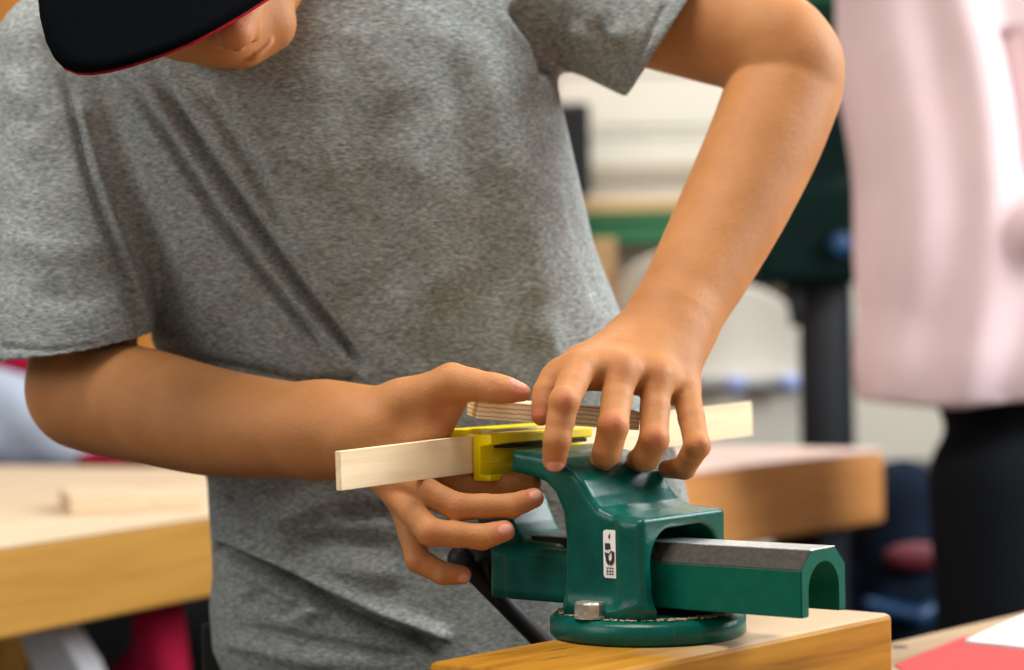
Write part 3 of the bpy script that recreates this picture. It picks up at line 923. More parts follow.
# --- head, neck, trunk, legs
head = [ellip(P(218, -45, 1.360), (R(84, 1.36), .072, R(113, 1.36)), .02),
        ball(P(195, -125, 1.385), R(122, 1.385), .03),
        cone(P(246, 43, 1.330), P(270, 26, 1.336), R(22, 1.33), R(25, 1.33), .020),
        cone(P(180, 18, 1.320), P(218, 28, 1.307), R(40, 1.32), R(33, 1.305), .024),
        cone(P(264, -18, 1.298), P(235, 33, 1.268), R(13, 1.28), R(19, 1.27), .008),
        ball(P(219, 37, 1.280), R(12, 1.27), .006), ball(P(251, 32, 1.282), R(11, 1.27), .006),
        cone(P(290, -80, 1.46), P(230, -80, 1.38), .058, .055, .03),
        ellip(P(318, -70, 1.40), (.009, .018, .030), .006)]
LP = [(249, 57), (253, 54), (257, 50.5), (261, 47), (265, 43.5), (269, 40)]
mp = [surf(x, y, head) for x, y in LP]
for a_, b_ in zip(mp, mp[1:]):
    head.append(cone(a_ + [-.0010, .0008, .0016], b_ + [-.0010, .0008, .0016], .0012, .0012, .003))
    head.append(cone(a_ + [.0012, .0008, -.0018], b_ + [.0012, .0008, -.0018], .0014, .0014, .003))
mp = [surf(x, y, head) for x, y in LP]
for a_, b_ in zip(mp, mp[1:]): head.append(cone(a_, b_, .0005, .0005, .0012, 's'))
for x, y in ((233, 51), (246, 48)):
    n_ = surf(x, y, head)
    if n_ is not None: head.append(cone(n_ + [0, .001, -.001], n_ + [0, .004, .004], .0022, .0015, .002, 's'))
RED += [(P(238, 34, 1.26), R(22, 1.26), .5), *[(m_, .0036, .4) for m_ in mp]]
trunk = [cone(P(300, -60, 1.51), P(300, 60, 1.52), .080, .085, .03), cone(P(140, -10, 1.50), P(520, -45, 1.51), .052, .052, .03),
         cone(P(250, 60, 1.52), P(330, 300, 1.53), .078, .08, .03), cone(P(420, 60, 1.52), P(420, 300, 1.53), .080, .08, .03),
         cone(P(330, 300, 1.53), P(370, 640, 1.56), .085, .09, .03), cone(P(420, 300, 1.53), P(480, 640, 1.56), .085, .09, .03)]
hipL = P(362, 700, 1.56); hipR = P(520, 700, 1.56)
for hx_, s in ((hipL, -1), (hipR, 1)):
    kn = np.array([hx_[0] + s * .01, 1.56, .46]); an = np.array([hx_[0] + s * .02, 1.60, .09])
    trunk += [cone(hx_, kn, .075, .052, .03), cone(kn, an, .050, .034, .03), cone(an + [0, .02, -.04], an + [0, -.13, -.055], .034, .030, .03)]
body_prims = trunk + armA + armB + head
v1, q1 = mesh_sdf(body_prims + handA + handB, .00115)
v1 = smooth_v(v1, q1, 2, .4)
nn = vnormals(v1, q1)
red = np.zeros(len(v1)); nl = np.zeros(len(v1))
for c, r, w_ in RED:
    red = np.maximum(red, w_ * np.exp(-((v1 - c) ** 2).sum(1) / (r * r) * 1.3))
for c, t, n_, hl, hw, r in NAIL:
    s_ = np.cross(t, n_); q_ = v1 - c; a = (q_ @ t) / hl; b = (q_ @ s_) / hw; e = np.sqrt(a * a + b * b)
    m = (q_ @ n_ > 0) & (np.abs(q_ @ n_) < r * 1.6)
    wt = np.clip((1.0 - e) * 5, 0, 1) * m
    rim = np.exp(-((e - 1.08) / .13) ** 2) * m
    nl = np.maximum(nl, wt); red = np.maximum(red, rim * .95); v1 = v1 + n_ * (0.0002 * wt - .00035 * rim)[:, None]
person = sdf_obj('person', v1, q1, M['skin'], None, {'red': red, 'nail': nl})
tag(person, 'person in grey t-shirt and black cap, both hands on the wood in the vise', 'person')

# ------------------------------------------------------------------ t-shirt
rows = [(-120, 120, 500, 1.52, .075), (-60, 90, 540, 1.51, .10), (0, 78, 552, 1.500, .118), (60, 76, 553, 1.495, .124), (110, 84, 562, 1.495, .125), (180, 102, 578, 1.495, .120), (250, 122, 594, 1.50, .115),
        (314, 146, 619, 1.505, .110), (350, 160, 634, 1.51, .110), (400, 186, 655, 1.515, .108), (475, 209, 682, 1.52, .108), (510, 211, 689, 1.52, .106),
        (540, 213, 692, 1.52, .104), (570, 214, 692, 1.52, .106), (600, 211, 690, 1.52, .108), (640, 214, 688, 1.52, .110), (665, 224, 680, 1.52, .106), (700, 236, 670, 1.52, .10), (720, 250, 660, 1.52, .095)]
zr = []; xl = []; xr_ = []; yc = []; bb = []
for py, l, r, Y, b in rows:
    L_ = P(l, py, Y); R__ = P(r, py, Y); zr.append((L_[2] + R__[2]) / 2); xl.append(L_[0]); xr_.append(R__[0]); yc.append(Y); bb.append(b)
o_ = np.argsort(zr); zr = np.array(zr)[o_]; xl = np.array(xl)[o_]; xr_ = np.array(xr_)[o_]; yc = np.array(yc)[o_]; bb = np.array(bb)[o_]
ZT, ZB = zr[-1], zr[0]


def torso(p, grow=0.0, zb=ZB, zt=ZT):
    z = p[..., 2]
    l = np.interp(z, zr, xl); r = np.interp(z, zr, xr_); y0 = np.interp(z, zr, yc); b = np.interp(z, zr, bb) + grow
    a = (r - l) / 2 + grow; cx = (l + r) / 2
    X = np.abs(p[..., 0] - cx) / a; Yv = np.abs(p[..., 1] - y0) / b
    e = (X ** 2.5 + Yv ** 2.3 + 1e-9) ** (1 / 2.4)
    d = (e - 1) * b * .85
    ds = np.maximum(z - zt, zb - z)
    h = np.maximum(.03 - np.abs(d - ds), 0) / .03
    return np.where(z > (zt + zb) / 2, np.maximum(d, ds) + h * h * .03 / 4, np.maximum(d, ds))


mid = np.array([(xl.mean() + xr_.mean()) / 2, 1.51, (ZT + ZB) / 2])


def halfspace(pt, n_, c=None, R_=1.0):
    n_ = np.asarray(n_, np.float32); n_ = n_ / np.linalg.norm(n_); pt = np.asarray(pt, np.float32)
    return func(lambda p: -((p - pt) @ n_), pt if c is None else c, R_, .0015, 's')       # removes the side the normal points at


hemA = P(70, 348, 1.40); hemB = P(669, 27, 1.462)
axB = P(700, 44, 1.450) - P(548, -35, 1.50)
shirt = [func(torso, mid, .62, .01)]
shirt += [cone(P(110, 0, 1.49), P(520, -40, 1.50), R(70, 1.49), R(78, 1.50), .04)]
shirt += [carved([cone(P(78, 68, 1.470), P(70, 330, 1.420), R(86, 1.47), R(83, 1.42), .006), cone(P(70, 330, 1.420), P(68, 405, 1.408), R(83, 1.42), R(85, 1.41), .004)],
                 [halfspace(hemA, (.13, .12, -1)), cone(P(76, 265, 1.434), P(68, 430, 1.404), R(72, 1.44), R(83, 1.41), .004, 's')], .006)]
shirt += [carved([cone(P(548, -35, 1.50), P(700, 44, 1.450), R(84, 1.50), R(80, 1.45), .010)],
                 [halfspace(hemB, (axB[0], .004, axB[2])), cone(P(620, 2, 1.476), P(740, 65, 1.437), R(64, 1.46), R(76, 1.45), .004, 's')], .012)]
# open bottom
shirt += [func(lambda p: torso(p, -.004, ZB - .05, ZB + .07), (mid[0], 1.52, ZB), .30, .003, 's')]
# neck opening
shirt += [cone(P(290, -60, 1.46), P(280, -140, 1.44), .066, .075, .006, 's')]
v, q = mesh_sdf(shirt, .0016)
v = smooth_v(v, q, 2, .5)
nv = vnormals(v, q)
# project to picture coordinates only to say where each crease runs on the cloth
X = v[:, 0] / v[:, 1]; Z = (v[:, 2] - ZC) / v[:, 1]
pxv = 512 + F * (X * cr - Z * sr); pyv = 335 - F * (X * sr + Z * cr)
front = np.clip(-nv[:, 1] * 1.6, 0, 1)
disp = np.zeros(len(v))


def seg_dist(px, py, pts):
    best = np.full(len(px), 1e9); tt = np.zeros(len(px)); side = np.zeros(len(px)); tot = 0
    Ls_ = [math.dist(a, b) for a, b in zip(pts, pts[1:])]; S_ = sum(Ls_); acc = 0
    for (a, b), L in zip(zip(pts, pts[1:]), Ls_):
        ex_, ey = (b[0] - a[0]) / L, (b[1] - a[1]) / L
        wx, wy = px - a[0], py - a[1]
        t = np.clip(wx * ex_ + wy * ey, 0, L)
        dd = np.hypot(wx - ex_ * t, wy - ey * t); m = dd < best
        best[m] = dd[m]; tt[m] = ((acc + t) / S_)[m]; side[m] = np.sign(wx * ey - wy * ex_)[m]
        acc += L
    return best, tt, side


def crease(pts, amp, wd, asym=0.0, fade=(.12, .12)):
    """amp in mm (negative = valley)"""
    global disp
    d, t, s = seg_dist(pxv, pyv, pts)
    env = np.clip(t / max(fade[0], 1e-3), 0, 1) * np.clip((1 - t) / max(fade[1], 1e-3), 0, 1)
    env = env * env * (3 - 2 * env)
    pr_ = np.exp(-(d / wd) ** 2)
    if asym: pr_ = pr_ + asym * s * np.exp(-(d / (wd * 1.8)) ** 2) * np.tanh(d / wd * 1.5)
    disp += (1.8 if wd < 10 else 1.4) * amp * .0014 * pr_ * env * front


torso_m = None
crease([(140, 62), (186, 133), (232, 199), (290, 280), (367, 378)], -4.6, 5.5, .7, (.16, .1))
crease([(110, 66), (160, 133), (212, 215), (270, 290), (345, 372)], -3.4, 4.6, .6, (.2, .2))
crease([(172, 68), (219, 118), (262, 190), (310, 270)], -2.8, 7, .3, (.35, .4))
crease([(120, 120), (150, 190), (190, 270), (240, 350)], 2.2, 13, 0, (.4, .3))
crease([(205, 68), (250, 130), (300, 220), (350, 320)], 2.2, 16, 0, (.1, .3))
crease([(560, 120), (572, 200), (590, 270), (608, 320)], -1.8, 7, 0, (.2, .2))
crease([(480, 20), (500, 120), (530, 240), (548, 350)], 2.8, 20, 0, (.2, .2))
crease([(450, 30), (466, 140), (490, 260), (505, 350)], -2.6, 18, 0, (.2, .2))
crease([(400, 100), (420, 230), (450, 340)], 2.0, 20, 0, (.3, .3))
crease([(380, 60), (385, 200), (410, 330)], -2.2, 22, 0, (.3, .3))
crease([(330, 30), (318, 110), (330, 200)], 2.2, 20, 0, (.3, .3))
crease([(510, 0), (540, 40), (552, 75)], -5, 9, .3, (.2, .05))
crease([(545, 62), (565, 90), (585, 150)], -3.0, 8, 0, (.1, .4))
crease([(58, 50), (75, 110), (90, 170), (112, 235), (135, 295), (152, 338)], -2.6, 4.2, -1.1, (.3, .02))
# sleeve creases
crease([(35, 28), (60, 70), (85, 115)], -2.4, 9, 0, (.3, .3))
crease([(12, 100), (50, 140), (75, 200)], -2.0, 14, 0, (.3, .4))
crease([(10, 60), (25, 110), (40, 180)], 2.0, 12, 0, (.3, .4))
crease([(-5, 230), (40, 250), (95, 250), (130, 270)], 1.8, 16, 0, (.3, .4))
crease([(20, 290), (70, 300), (125, 292)], -1.5, 12, 0, (.3, .4))
crease([(0, 347), (50, 351), (100, 345), (146, 328)], -.9, 2.5, 0, (.01, .01))
crease([(585, 20), (610, 50), (632, 80)], -2.5, 9, 0, (.3, .3))
crease([(620, 85), (632, 70), (648, 40), (664, 5)], -.9, 2.5, 0, (.01, .01))
crease([(560, 30), (600, 40), (640, 30)], 2.0, 10, 0, (.3, .3))
# belly: overlapping diagonal fold and wrinkles
crease([(215, 541), (245, 552), (285, 573), (330, 597), (380, 620), (450, 648)], -8.5, 6.0, -1.2, (.02, .05))
crease([(225, 556), (262, 566), (292, 588)], -2.5, 4, -.4, (.1, .2))
crease([(262, 528), (300, 512), (335, 494)], 3.2, 12, 0, (.3, .3))
crease([(222, 490), (235, 515), (262, 540)], -3.0, 10, 0, (.2, .3))
crease([(280, 548), (340, 540), (400, 548)], -2.5, 9, 0, (.3, .3))
crease([(300, 560), (360, 572), (420, 578)], 2.6, 13, 0, (.3, .3))
crease([(240, 600), (262, 596), (285, 612), (310, 606)], -2.4, 6, .3, (.2, .2))
crease([(285, 618), (330, 606), (380, 618), (420, 640)], 2.4, 8, 0, (.2, .2))
crease([(230, 625), (300, 640), (380, 655), (440, 660)], -2.2, 6, 0, (.2, .2))
crease([(214, 640), (260, 650), (340, 668)], 1.8, 7, 0, (.2, .2))
crease([(230, 575), (250, 590), (248, 612)], -1.6, 6, 0, (.2, .2))
crease([(330, 520), (380, 512), (400, 525)], -2.0, 8, 0, (.3, .3))
crease([(150, 345), (200, 365), (300, 386), (370, 385)], -2.5, 8, 0, (.1, .1))
crease([(540, 300), (555, 370), (560, 420)], 3.0, 14, 0, (.3, .2))
crease([(590, 330), (560, 420), (600, 500)], -2.5, 14, 0, (.3, .2))
crease([(660, 440), (672, 480), (678, 520)], 2.5, 8, 0, (.2, .2))
# soft overall unevenness of the cloth
disp += .0008 * front * (np.sin(v[:, 0] * 95 + np.sin(v[:, 2] * 60) * 1.7) * np.sin(v[:, 2] * 70 + 1.3))
back = np.clip(nv[:, 1], 0, 1); disp += .002 * back * np.sin(v[:, 0] * 50 + v[:, 2] * 20)
v = v + nv * disp[:, None]
v = smooth_v(v, q, 1, .4)
shirt_o = sdf_obj('t_shirt', v, q, M['heather'], person); shirt_o['label'] = 'heather grey short-sleeved t-shirt'
# trousers
tr = []
hc_ = (hipL + hipR) / 2
tr += [cone(P(372, 660, 1.55), P(525, 660, 1.55), .092, .092, .03), cone(hipL, hipR, .095, .095, .03)]
for hx_, s in ((hipL, -1), (hipR, 1)):
    kn = np.array([hx_[0] + s * .01, 1.56, .46]); an = np.array([hx_[0] + s * .02, 1.60, .11])
    tr += [cone(hx_, kn, .095, .072, .03), cone(kn, an, .072, .055, .02)]
v, q = mesh_sdf(tr, .006); sdf_obj('trousers', v, q, M['trouser'], person)
for hx_, s in ((hipL, -1), (hipR, 1)):
    an = np.array([hx_[0] + s * .02, 1.60, .05])
    fl = func(lambda p: p[..., 2] - .002, an, .3, .002, 's')
    cut = func(lambda p: p[..., 2] - .002, (an[0], 1.52, .0), .2, .003, 's')
    v, q = mesh_sdf([cone(an + [0, .03, 0], an + [0, -.05, 0], .047, .045, .02), cone(an + [0, -.05, -.005], an + [0, -.14, -.012], .045, .036, .02), cut], .005)
    v[:, 2] = np.maximum(v[:, 2], .001)
    sdf_obj('shoe', v, q, M['black'], person)
# belt clip at the hip
box('belt', (-.008, .008, -.004, .004, -.03, .02), M['black'], person, .002, Matrix.Translation(P(214, 652, 1.50)))

# ------------------------------------------------------------------ cap and hair
cap = empty('cap', (0, 0, 0)); cap.parent = person; cap['label'] = 'black cap with red edged brim'
cn = np.array([.12, -.36, .92]); cn /= np.linalg.norm(cn)
c_in = [ball(P(195, -125, 1.385), R(122, 1.385) + .004, .03), ellip(P(182, -118, 1.372), (.084, .086, .080), .02)]
c_out = [ball(P(195, -125, 1.385), R(122, 1.385) + .008, .03), ellip(P(182, -118, 1.372), (.088, .090, .084), .02)]
crown = [carved(c_out, [halfspace(P(172, -68, 1.292), -cn)], .01), *[dict(p_, op='s', k=.002) for p_ in c_in]]
v, q = mesh_sdf(crown, .002); v = smooth_v(v, q, 3, .5)
sdf_obj('crown', v, q, M['cap'], cap)
out = [(36, -45), (37, -10), (40, 18), (46, 42), (54, 58), (64, 68), (76, 72.5), (90, 73), (108, 70.5), (130, 65), (160, 55), (190, 43), (215, 30), (240, 15.5), (263, 1), (290, -18), (306, -40), (308, -62)]
inner_ = [(285, -92), (250, -84), (210, -78), (170, -78), (120, -84), (70, -92), (45, -90)]
def brimY(x, y):
    s_ = ((x - 168) * .93 - (y - 0) * .36) / 120
    return 1.290 - (y + 70) / 145 * .066 + .010 * s_ * s_
def brim_mesh(grow, d0, d1):
    bm = bmesh.new(); dn = 2.9 if d0 > 0 else 0
    cx, cy = 168, -10
    def ex(pt): 
        dx, dy = pt[0] - cx, pt[1] - cy; L = math.hypot(dx, dy); return (pt[0] + dx / L * grow + (1.5 if dn else 0), pt[1] + dy / L * grow + dn)
    o2 = [ex(p) for p in out] + inner_
    # grid fill by rings towards the middle so that the plate can bend
    rings = []
    for k in range(7):
        f = 1 - k / 7
        rings.append([(cx + (x - cx) * f, cy - 30 * (1 - f) + (y - cy) * f) for x, y in o2])
    n = len(o2); tops = []; bots = []
    for ring in rings:
        tops.append([bm.verts.new(P(x, y, brimY(x, y) + d0)) for x, y in ring]); bots.append([bm.verts.new(P(x, y, brimY(x, y) + d1)) for x, y in ring])
    for G_ in (tops, bots):
        for A, B in zip(G_, G_[1:]):
            for i in range(n): bm.faces.new((A[i], A[(i + 1) % n], B[(i + 1) % n], B[i]))
        bm.faces.new(G_[-1])
    for i in range(n): bm.faces.new((tops[0][i], tops[0][(i + 1) % n], bots[0][(i + 1) % n], bots[0][i]))
    return bm
bm_obj('brim', brim_mesh(0, 0, .0022), M['cap'], cap, True)
lo_ = bm_obj('brim_underside', brim_mesh(-.6, .0022, .0034), M['capred'], cap, True); lo_['label'] = 'red lining and edge of the brim'
hair = [ellip(P(205, -112, 1.385), (R(128, 1.38), .092, R(118, 1.38)), .01), ellip(P(205, -105, 1.345), (R(120, 1.37), .085, R(150, 1.37)), .004, 's')]
v, q = mesh_sdf(hair, .004); sdf_obj('hair', v, q, M['hair'], person)

# ================================================================== BACKGROUND
def far_bench(p_near_left, p_near_right, Yd, thick, name_label, edge, topm, dirv=None):
    pass


BH = BT
# left bench: front edge through (0,545) and (212,513)
f0 = G(0, 545, BH); f1 = G(212, 514, BH)
dr = f1 - f0; dr /= np.linalg.norm(dr); an = math.atan2(dr[1], dr[0])
lb = empty('workbench', f0, 'pale wooden workbench with thick golden edge at the left', 'workbench', an)
box('bench_top', (-.5, .98, .0, .85, -.004, 0), M['bench_far'], lb, .001)
box('bench_slab', (-.5, .98, .0, .85, -.082, -.004), M['bench_edge'], lb, .003)
for x in (-.42, .86):
    for y in (.05, .72): box('leg', (x, x + .08, y, y + .08, -BH, -.082), M['bench_edge'], lb, .003)
mi = Matrix.Translation(Vector(f0)) @ Matrix.Rotation(an, 4, 'Z')
# wooden offcut on it
oc = G(70, 516, BH); oc2 = G(147, 513, BH); dl = Vector(oc2 - oc).length
ao = math.atan2((oc2 - oc)[1], (oc2 - oc)[0])
o = empty('wood_offcut', oc, 'small pale wooden offcut lying on the left workbench', 'wood block', ao)
box('offcut_body', (0, dl, 0, .15, 0, R(19, oc[1])), M['bench_far'], o, .002)
box('offcut_tip', (dl - .002, dl + .06, .02, .14, 0, R(17, oc[1])), M['bench_far'], o, .002)
# tucked under it
pc = P(150, 662, 2.35)
v, q = mesh_sdf([ellip((.012, 0, 0), (.036, .04, .10), .03), cone((-.01, 0, -.02), (-.03, .0, -.09), .03, .03, .03), cone((.01, 0, -.08), (.0, 0, -.2), .035, .03, .03)], .008)
v = v + vnormals(v, q) * (.006 * np.sin(v[:, 0] * 90 + v[:, 2] * 30))[:, None]
o = sdf_obj('red_cloth', v, q, M['red']); o.location = (pc[0], 2.35, pc[2]); tag(o, 'red cloth hanging below the left workbench', 'cloth')
bm = bmesh.new()
pts = [P(18, 632, 2.2), P(58, 629, 2.2), P(85, 672, 2.2), P(110, 740, 2.2), P(40, 740, 2.2), P(30, 668, 2.2)]
o = prism('paper_bag', [(p[0] - pts[0][0], p[2] - pts[0][2]) for p in pts], (0, .09), M['paper'], None, .004)
o.location = (pts[0][0], 2.2, pts[0][2]); tag(o, 'white folded paper bag under the left workbench', 'paper bag')
# pale blue and red bundle behind
pc = P(28, 423, 3.5)
v, q = mesh_sdf([ellip((0, 0, 0), (.115, .09, .078), .03), ellip((-.1, .0, .01), (.10, .09, .085), .03), ellip((.06, 0, -.045), (.07, .08, .04), .03)], .008)
v = v + vnormals(v, q) * (.004 * np.sin(v[:, 0] * 50 + v[:, 2] * 45))[:, None]
o = sdf_obj('jacket', v, q, M['paleblue']); o.location = pc; tag(o, 'pale blue padded jacket heaped behind the left workbench', 'jacket')
pc = P(-10, 362, 3.62)
v, q = mesh_sdf([ellip((0, 0, 0), (.10, .07, .030), .02), ellip((.08, 0, -.02), (.03, .05, .02), .02)], .007)
o = sdf_obj('red_cloth', v, q, M['red']); o.location = pc; tag(o, 'red cloth folded above the pale blue jacket', 'cloth')
pc = P(110, 459, 3.42)
v, q = mesh_sdf([ellip((0, 0, 0), (.055, .04, .016), .02), ellip((.04, 0, .0), (.04, .04, .013), .02)], .006)
o = sdf_obj('red_cloth', v, q, M['red']); o.location = pc; tag(o, 'dark red cloth lying at the right end of the pale blue jacket', 'cloth')
o = box('low_shelf', (-.9, .45, 0, .5, 0, .832), M['charcoal'], None, .005); o.location = (-.62, 3.25, 0); tag(o, 'dark low cupboard carrying the pale blue jacket', 'cupboard')
for k in range(2): box('door', (-.85 + .7 * k, -.2 + .7 * k, -.012, 0, .05, .75), M['charcoal'], o, .004)
# orange cupboard
ox0 = P(-90, 0, 3.9)[0]; ox1 = P(205, 0, 3.9)[0]
cb = empty('tall_cupboard', (ox0, 3.9, 0), 'tall orange-brown wooden cupboard behind the left shoulder', 'cupboard')
box('carcass', (0, ox1 - ox0, .02, .45, 0, 2.1), M['orange'], cb, .004)
for k in range(2):
    wdt = (ox1 - ox0) / 2
    d2 = box('door', (k * wdt + .003, (k + 1) * wdt - .003, 0, .02, .05, 2.08), M['orange'], cb, .003)
    box('handle', (k * wdt + (wdt - .03 if k == 0 else .02), k * wdt + (wdt - .02 if k == 0 else .03), -.02, 0, 1.25, 1.4), M['steel'], d2, .002)

# right bench
f1 = G(884, 449, BH); f0 = G(700, 470, BH)
dr = f1 - f0; dr /= np.linalg.norm(dr); an = math.atan2(dr[1], dr[0]); L_ = float(np.linalg.norm(f1 - f0))
rb = empty('workbench', f1, 'brown edged workbench between the vise and the pink hoodie', 'workbench', an)
box('bench_top', (-.62, 0, 0, .50, -.004, 0), M['bench_far2'], rb, .001)
box('bench_slab', (-.62, 0, 0, .50, -.105, -.004), M['bench_edge2'], rb, .006)
for x in (-.58, -.12):
    for y in (.04, .38): box('leg', (x, x + .08, y, y + .08, -BH, -.105), M['charcoal'], rb, .003)
box('back_panel', (-.58, -.04, .30, .32, -BH + .05, -.105), M['charcoal'], rb, .003)

# shelving with stacked things seen between body and arm
Ys = 4.6
def bgx(px, Y=Ys): return P(px, 335, Y)[0]
def bgz(py, Y=Ys, px=640): return P(px, py, Y)[2]
sh = empty('shelf_unit', (bgx(540), Ys, 0), 'cream shelf unit with tan wooden shelf seen under the bent elbow', 'shelf')
W_ = bgx(812) - bgx(540)
box('back', (0, W_, .40, .42, 0, bgz(-60)), M['cream'], sh, .002)
box('shelf', (0, W_, -.02, .40, bgz(212), bgz(200)), M['tan'], sh, .002)
box('shelf', (0, W_, 0, .40, bgz(182), bgz(166)), plain('shadow_band_brown', (.45, .38, .30), .7), sh, .002)  # upper board; its grey-brown colour paints the shadow band under the boxes
box('side', (-.02, 0, 0, .42, 0, bgz(-60)), M['cream'], sh, .002)
box('side', (W_, W_ + .02, 0, .42, 0, bgz(-60)), M['cream'], sh, .002)
for i, (a, b, y0, y1, mt_, lb_) in enumerate(((570, 800, 165, 128, 'cream', 'wide cream box on the upper shelf, lower of the stack'), (560, 790, 127, 60, 'cream', 'large cream box on the upper shelf, top of the stack'), (575, 760, 199, 184, 'white', 'white flat box on the tan shelf'))):
    o = empty('storage_box', (bgx(a), Ys + .02, bgz(y0)), lb_, 'box')
    hz = bgz(y1) - bgz(y0); wz = bgx(b) - bgx(a)
    box('box_body', (0, wz, 0, .34, 0, hz * .8), M[mt_], o, .006); box('lid', (-.004, wz + .004, -.004, .344, hz * .8, hz - .002), M[mt_], o, .006)
o = box('speaker', (0, bgx(590) - bgx(556), 0, .2, 0, bgz(112) - bgz(199)), M['black'], None, .01); o.location = (bgx(556), Ys - .22, bgz(199)); tag(o, 'black upright box beside the cream boxes on the shelf', 'box')
gx0, gx1 = bgx(588, 4.45), bgx(790, 4.45)
o = empty('crate', (gx0, 4.42, bgz(243, 4.42)), 'leaf green crate under the tan wooden shelf', 'crate')
gh = bgz(214, 4.42) - bgz(243, 4.42)
box('crate_body', (0, gx1 - gx0, 0, .16, 0, gh * .75), M['greenbox'], o, .004); box('rim', (-.008, gx1 - gx0 + .008, -.008, .168, gh * .75, gh), M['greenbox'], o, .004)
# cream rounded cabinet
Yk = 4.1
kx0, kx1 = bgx(618, Yk), bgx(803, Yk); kz1 = bgz(243, Yk); 
kpts = [(kx0, .0), (kx1 + .01, .0), (kx1, kz1 - .16)]
for i in range(8):
    a = math.radians(90 * i / 7); kpts.append((kx1 - .14 + .13 * math.cos(a), kz1 - .17 + .09 * math.sin(a)))
kpts += [(kx0 + .12, kz1), (kx0 + .03, kz1 - .04), (kx0, kz1 - .14)]
cab = empty('cabinet', (0, Yk, 0), 'cream rounded cabinet behind the right forearm', 'cabinet')
prism('cabinet_body', kpts, (0, .45), M['cream'], cab, .006)
box('ledge', (kx0, kx1, -.05, 0, bgz(388, Yk), bgz(377, Yk)), plain('grey_ledge', (.55, .55, .55), .5), cab, .003)
for px in (735, 789):
    bm = bmesh.new(); bmesh.ops.create_uvsphere(bm, u_segments=16, v_segments=10, radius=.02, matrix=Matrix.Translation((bgx(px, Yk - .07), -.07, bgz(386, Yk - .07))))
    bm_obj('knob', bm, plain('pale_blue_knob', (.35, .42, .72), .4), cab, True)
o = box('board', (bgx(592, 4.0) , bgx(618, 4.0), 0, .03, bgz(400, 4.0), bgz(238, 4.0)), M['tan'], None, .004); o.location = (0, 4.0, 0)
tag(o, 'tan upright board beside the cream rounded cabinet', 'board')
bz0 = bgz(400, 4.0)
o2 = box('side_table', (bgx(520, 4.0), bgx(640, 4.0), -.05, .09, bz0 - .03, bz0), M['tan'], None, .004); o2.location = (0, 4.0, 0); tag(o2, 'tan table top under the upright board', 'table')
for x in (bgx(525, 4.0), bgx(630, 4.0)): box('leg', (x, x + .03, 0, .03, 0, bz0 - .03), M['tan'], o2, .003)

# pillar drill
Yd = 3.75
dp = empty('drill_press', (bgx(826, Yd), Yd, 0), 'dark green pillar drill standing left of the pink hoodie', 'drill press')
bm = bmesh.new(); rod(bm, (0, 0, .05), (0, 0, 1.95), R(27, Yd), 32); bm_obj('column', bm, M['charcoal'], dp, True)
box('foot', (-.16, .16, -.2, .2, 0, .05), M['charcoal'], dp, .01)
zz = lambda py: bgz(py, Yd)
v, q = mesh_sdf([bx(-.13, .05, -.14, .05, zz(288), zz(190), .02, .03), bx(-.09, .05, -.05, .06, zz(200), zz(100), .02, .03)], .008)
sdf_obj('drill_head', v, q, M['darkgreen'], dp)
v, q = mesh_sdf([bx(-.10, .09, -.30, .10, zz(32), zz(-70), .03, .03)], .008)
sdf_obj('belt_cover', v, q, plain('mid_green_paint', (.01, .13, .07), .4), dp)
bm = bmesh.new(); lathe(bm, [(0, 0), (.020, 0), (.020, .03), (.015, .04), (0, .04)], 24, (.005, -.14, zz(252)), (Vector((1, 0, 0)), Vector((0, 0, 1)), Vector((0, -1, 0))))
bm_obj('depth_dial', bm, M['blue'], dp, True)
bm = bmesh.new(); rod(bm, (-.06, -.06, zz(288)), (-.06, -.06, zz(330)), .02, 20, .008); bm_obj('chuck', bm, M['charcoal'], dp, True)

# dark cupboard, backpack
Yb = 3.3
pc = P(905, 570, Yb)
v, q = mesh_sdf([ellip((0, 0, 0), (.09, .08, .17), .03), ellip((0, -.06, -.05), (.07, .04, .08), .03), ellip((-.09, 0, -.08), (.04, .06, .10), .03)], .008)
bp = empty('backpack', pc, 'dark navy backpack with a red pocket beside the black trousers', 'backpack')
sdf_obj('pack_body', v, q, M['navy'], bp)
v, q = mesh_sdf([ellip((0, -.10, .03), (.052, .02, .022), .01)], .005); sdf_obj('pocket', v, q, plain('dull_red', (.12, .008, .014), .6), bp)['label'] = 'red pocket'
v, q = mesh_sdf([cone((-.07, -.10, -.04), (.0, -.12, -.055), .012, .012, .01), cone((0, -.12, -.055), (.06, -.10, -.02), .012, .012, .01)], .005); sdf_obj('strap', v, q, M['blue'], bp)
sb = empty('stool', (pc[0], Yb, 0), 'dark stool carrying the navy backpack', 'stool')
sz = pc[2] - .185
box('seat', (-.16, .16, -.14, .14, sz - .03, sz), M['charcoal'], sb, .006)
for sx in (-1, 1):
    for sy in (-1, 1):
        bm = bmesh.new(); rod(bm, (sx * .12, sy * .1, sz - .03), (sx * .14, sy * .12, 0), .012, 12); bm_obj('leg', bm, M['charcoal'], sb, True)
o = box('cupboard', (0, 1.7, 0, .3, 0, .79), M['charcoal'], None, .006); o.location = (.60, 4.15, 0); tag(o, 'wide low charcoal cupboard behind the black trousers', 'cupboard')
for k in range(3): box('door', (.01 + k * .565, .56 + k * .565, -.015, 0, .04, .77), M['charcoal'], o, .003)

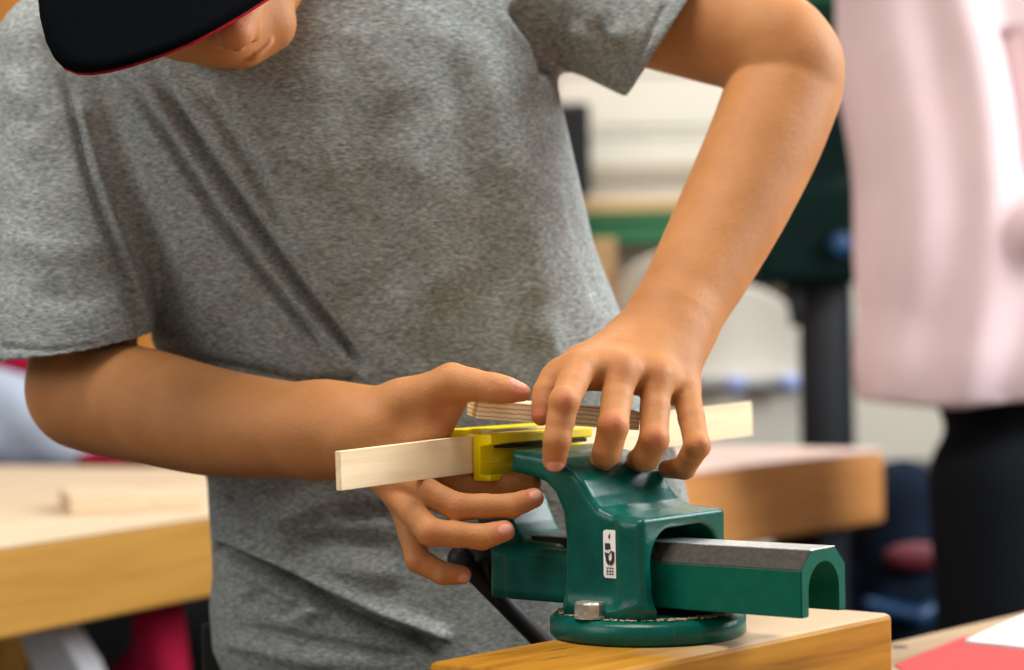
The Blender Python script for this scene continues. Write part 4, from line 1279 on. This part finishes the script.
# person in the pink hoodie
Yp = 2.75
def Q(px, py, dy=0): return P(px - 12, py, Yp + dy)
px_b = [cone(Q(975, -60), Q(985, 300), .10, .09, .05), cone(Q(985, 300), Q(1075, 460), .09, .08, .05), cone(Q(900, -90), Q(1060, -90), .06, .06, .05),
        cone(Q(1070, -80), Q(1075, 120, -.05), .045, .04, .03), cone(Q(1095, 120, -.04), Q(1062, 225, -.12), .038, .03, .03), ball(Q(1065, 225, -.12), .03, .02),
        cone(Q(978, -100), Q(978, -190), .05, .05, .03), ellip(Q(978, -240), (.075, .095, .115), .02), ball(Q(978, -225, -.095), .014, .01), ellip(Q(915, -235), (.01, .02, .03), .01), ellip(Q(1041, -235), (.01, .02, .03), .01)]
h1 = Q(1020, 520)[0]; h2 = Q(1105, 520)[0]
for hx_ in (h1, h2):
    px_b += [cone((hx_, Yp, .80), (hx_, Yp - .02, .45), .075, .05, .04), cone((hx_, Yp - .02, .45), (hx_, Yp + .02, .08), .05, .035, .03), cone((hx_, Yp + .03, .045), (hx_, Yp - .12, .035), .036, .03, .02)]
v, q = mesh_sdf(px_b, .007)
p2 = sdf_obj('person', v, q, M['skin'], None, {'red': np.zeros(len(v)), 'nail': np.zeros(len(v))})
tag(p2, 'person in pale pink hoodie and black trousers standing at the right', 'person')
hd = [carved([cone(Q(955, -40), Q(981, 345), .142, .132, .04), cone(Q(985, -40), Q(1022, 345), .142, .140, .04), cone(Q(953, 375), Q(1025, 375), .112, .12, .03)],
             [func(lambda p: p[..., 2] - Q(975, 402)[2], (0, 0, 0), 9, .006, 's')], .006),
      cone(Q(892, -95), Q(1065, -95), .075, .075, .05),
      cone(Q(1088, -70), Q(1098, 120, -.05), .075, .066, .006), cone(Q(1098, 120, -.05), Q(1062, 225, -.14), .062, .05, .01),
      cone(Q(930, -110, .05), Q(1030, -110, .05), .06, .06, .03)]
v, q = mesh_sdf(hd, .006)
nv = vnormals(v, q)
dsp = .007 * np.sin(v[:, 0] * 70 + np.sin(v[:, 2] * 9) * 1.6) * np.clip(-nv[:, 1], 0, 1) + .004 * np.sin(v[:, 0] * 31 - v[:, 2] * 22)
dsp -= .02 * np.exp(-((v[:, 0] - (Q(1003, 100)[0] + (Q(1, 100)[2] - v[:, 2]) * .16)) / .012) ** 2) * (v[:, 2] < Q(1, 60)[2]) * (v[:, 2] > Q(1, 300)[2]) * np.clip(-nv[:, 1], 0, 1)
v = v + nv * dsp[:, None]
o = sdf_obj('hoodie', v, q, M['pink'], p2); o['label'] = 'pale pink fleece hoodie'
tr = [cone(Q(1022, 385), Q(1110, 400), .095, .10, .03)]
for hx_ in (h1, h2): tr += [cone((hx_, Yp, .86), (hx_, Yp - .02, .45), .10, .085, .02), cone((hx_, Yp - .02, .45), (hx_, Yp + .02, .10), .085, .07, .02)]
v, q = mesh_sdf(tr, .008); sdf_obj('trousers', v, q, M['trouser'], p2)
v, q = mesh_sdf([ellip(Q(978, -255, .01), (.085, .105, .115), .01), ellip(Q(978, -225, -.05), (.078, .10, .12), .004, 's')], .006); sdf_obj('hair', v, q, M['hair'], p2)
for hx_ in (h1, h2):
    v, q = mesh_sdf([cone((hx_, Yp + .04, .05), (hx_, Yp - .05, .048), .048, .046, .02), cone((hx_, Yp - .05, .045), (hx_, Yp - .14, .038), .046, .036, .02)], .006)
    v[:, 2] = np.maximum(v[:, 2], .001); sdf_obj('shoe', v, q, M['black'], p2)
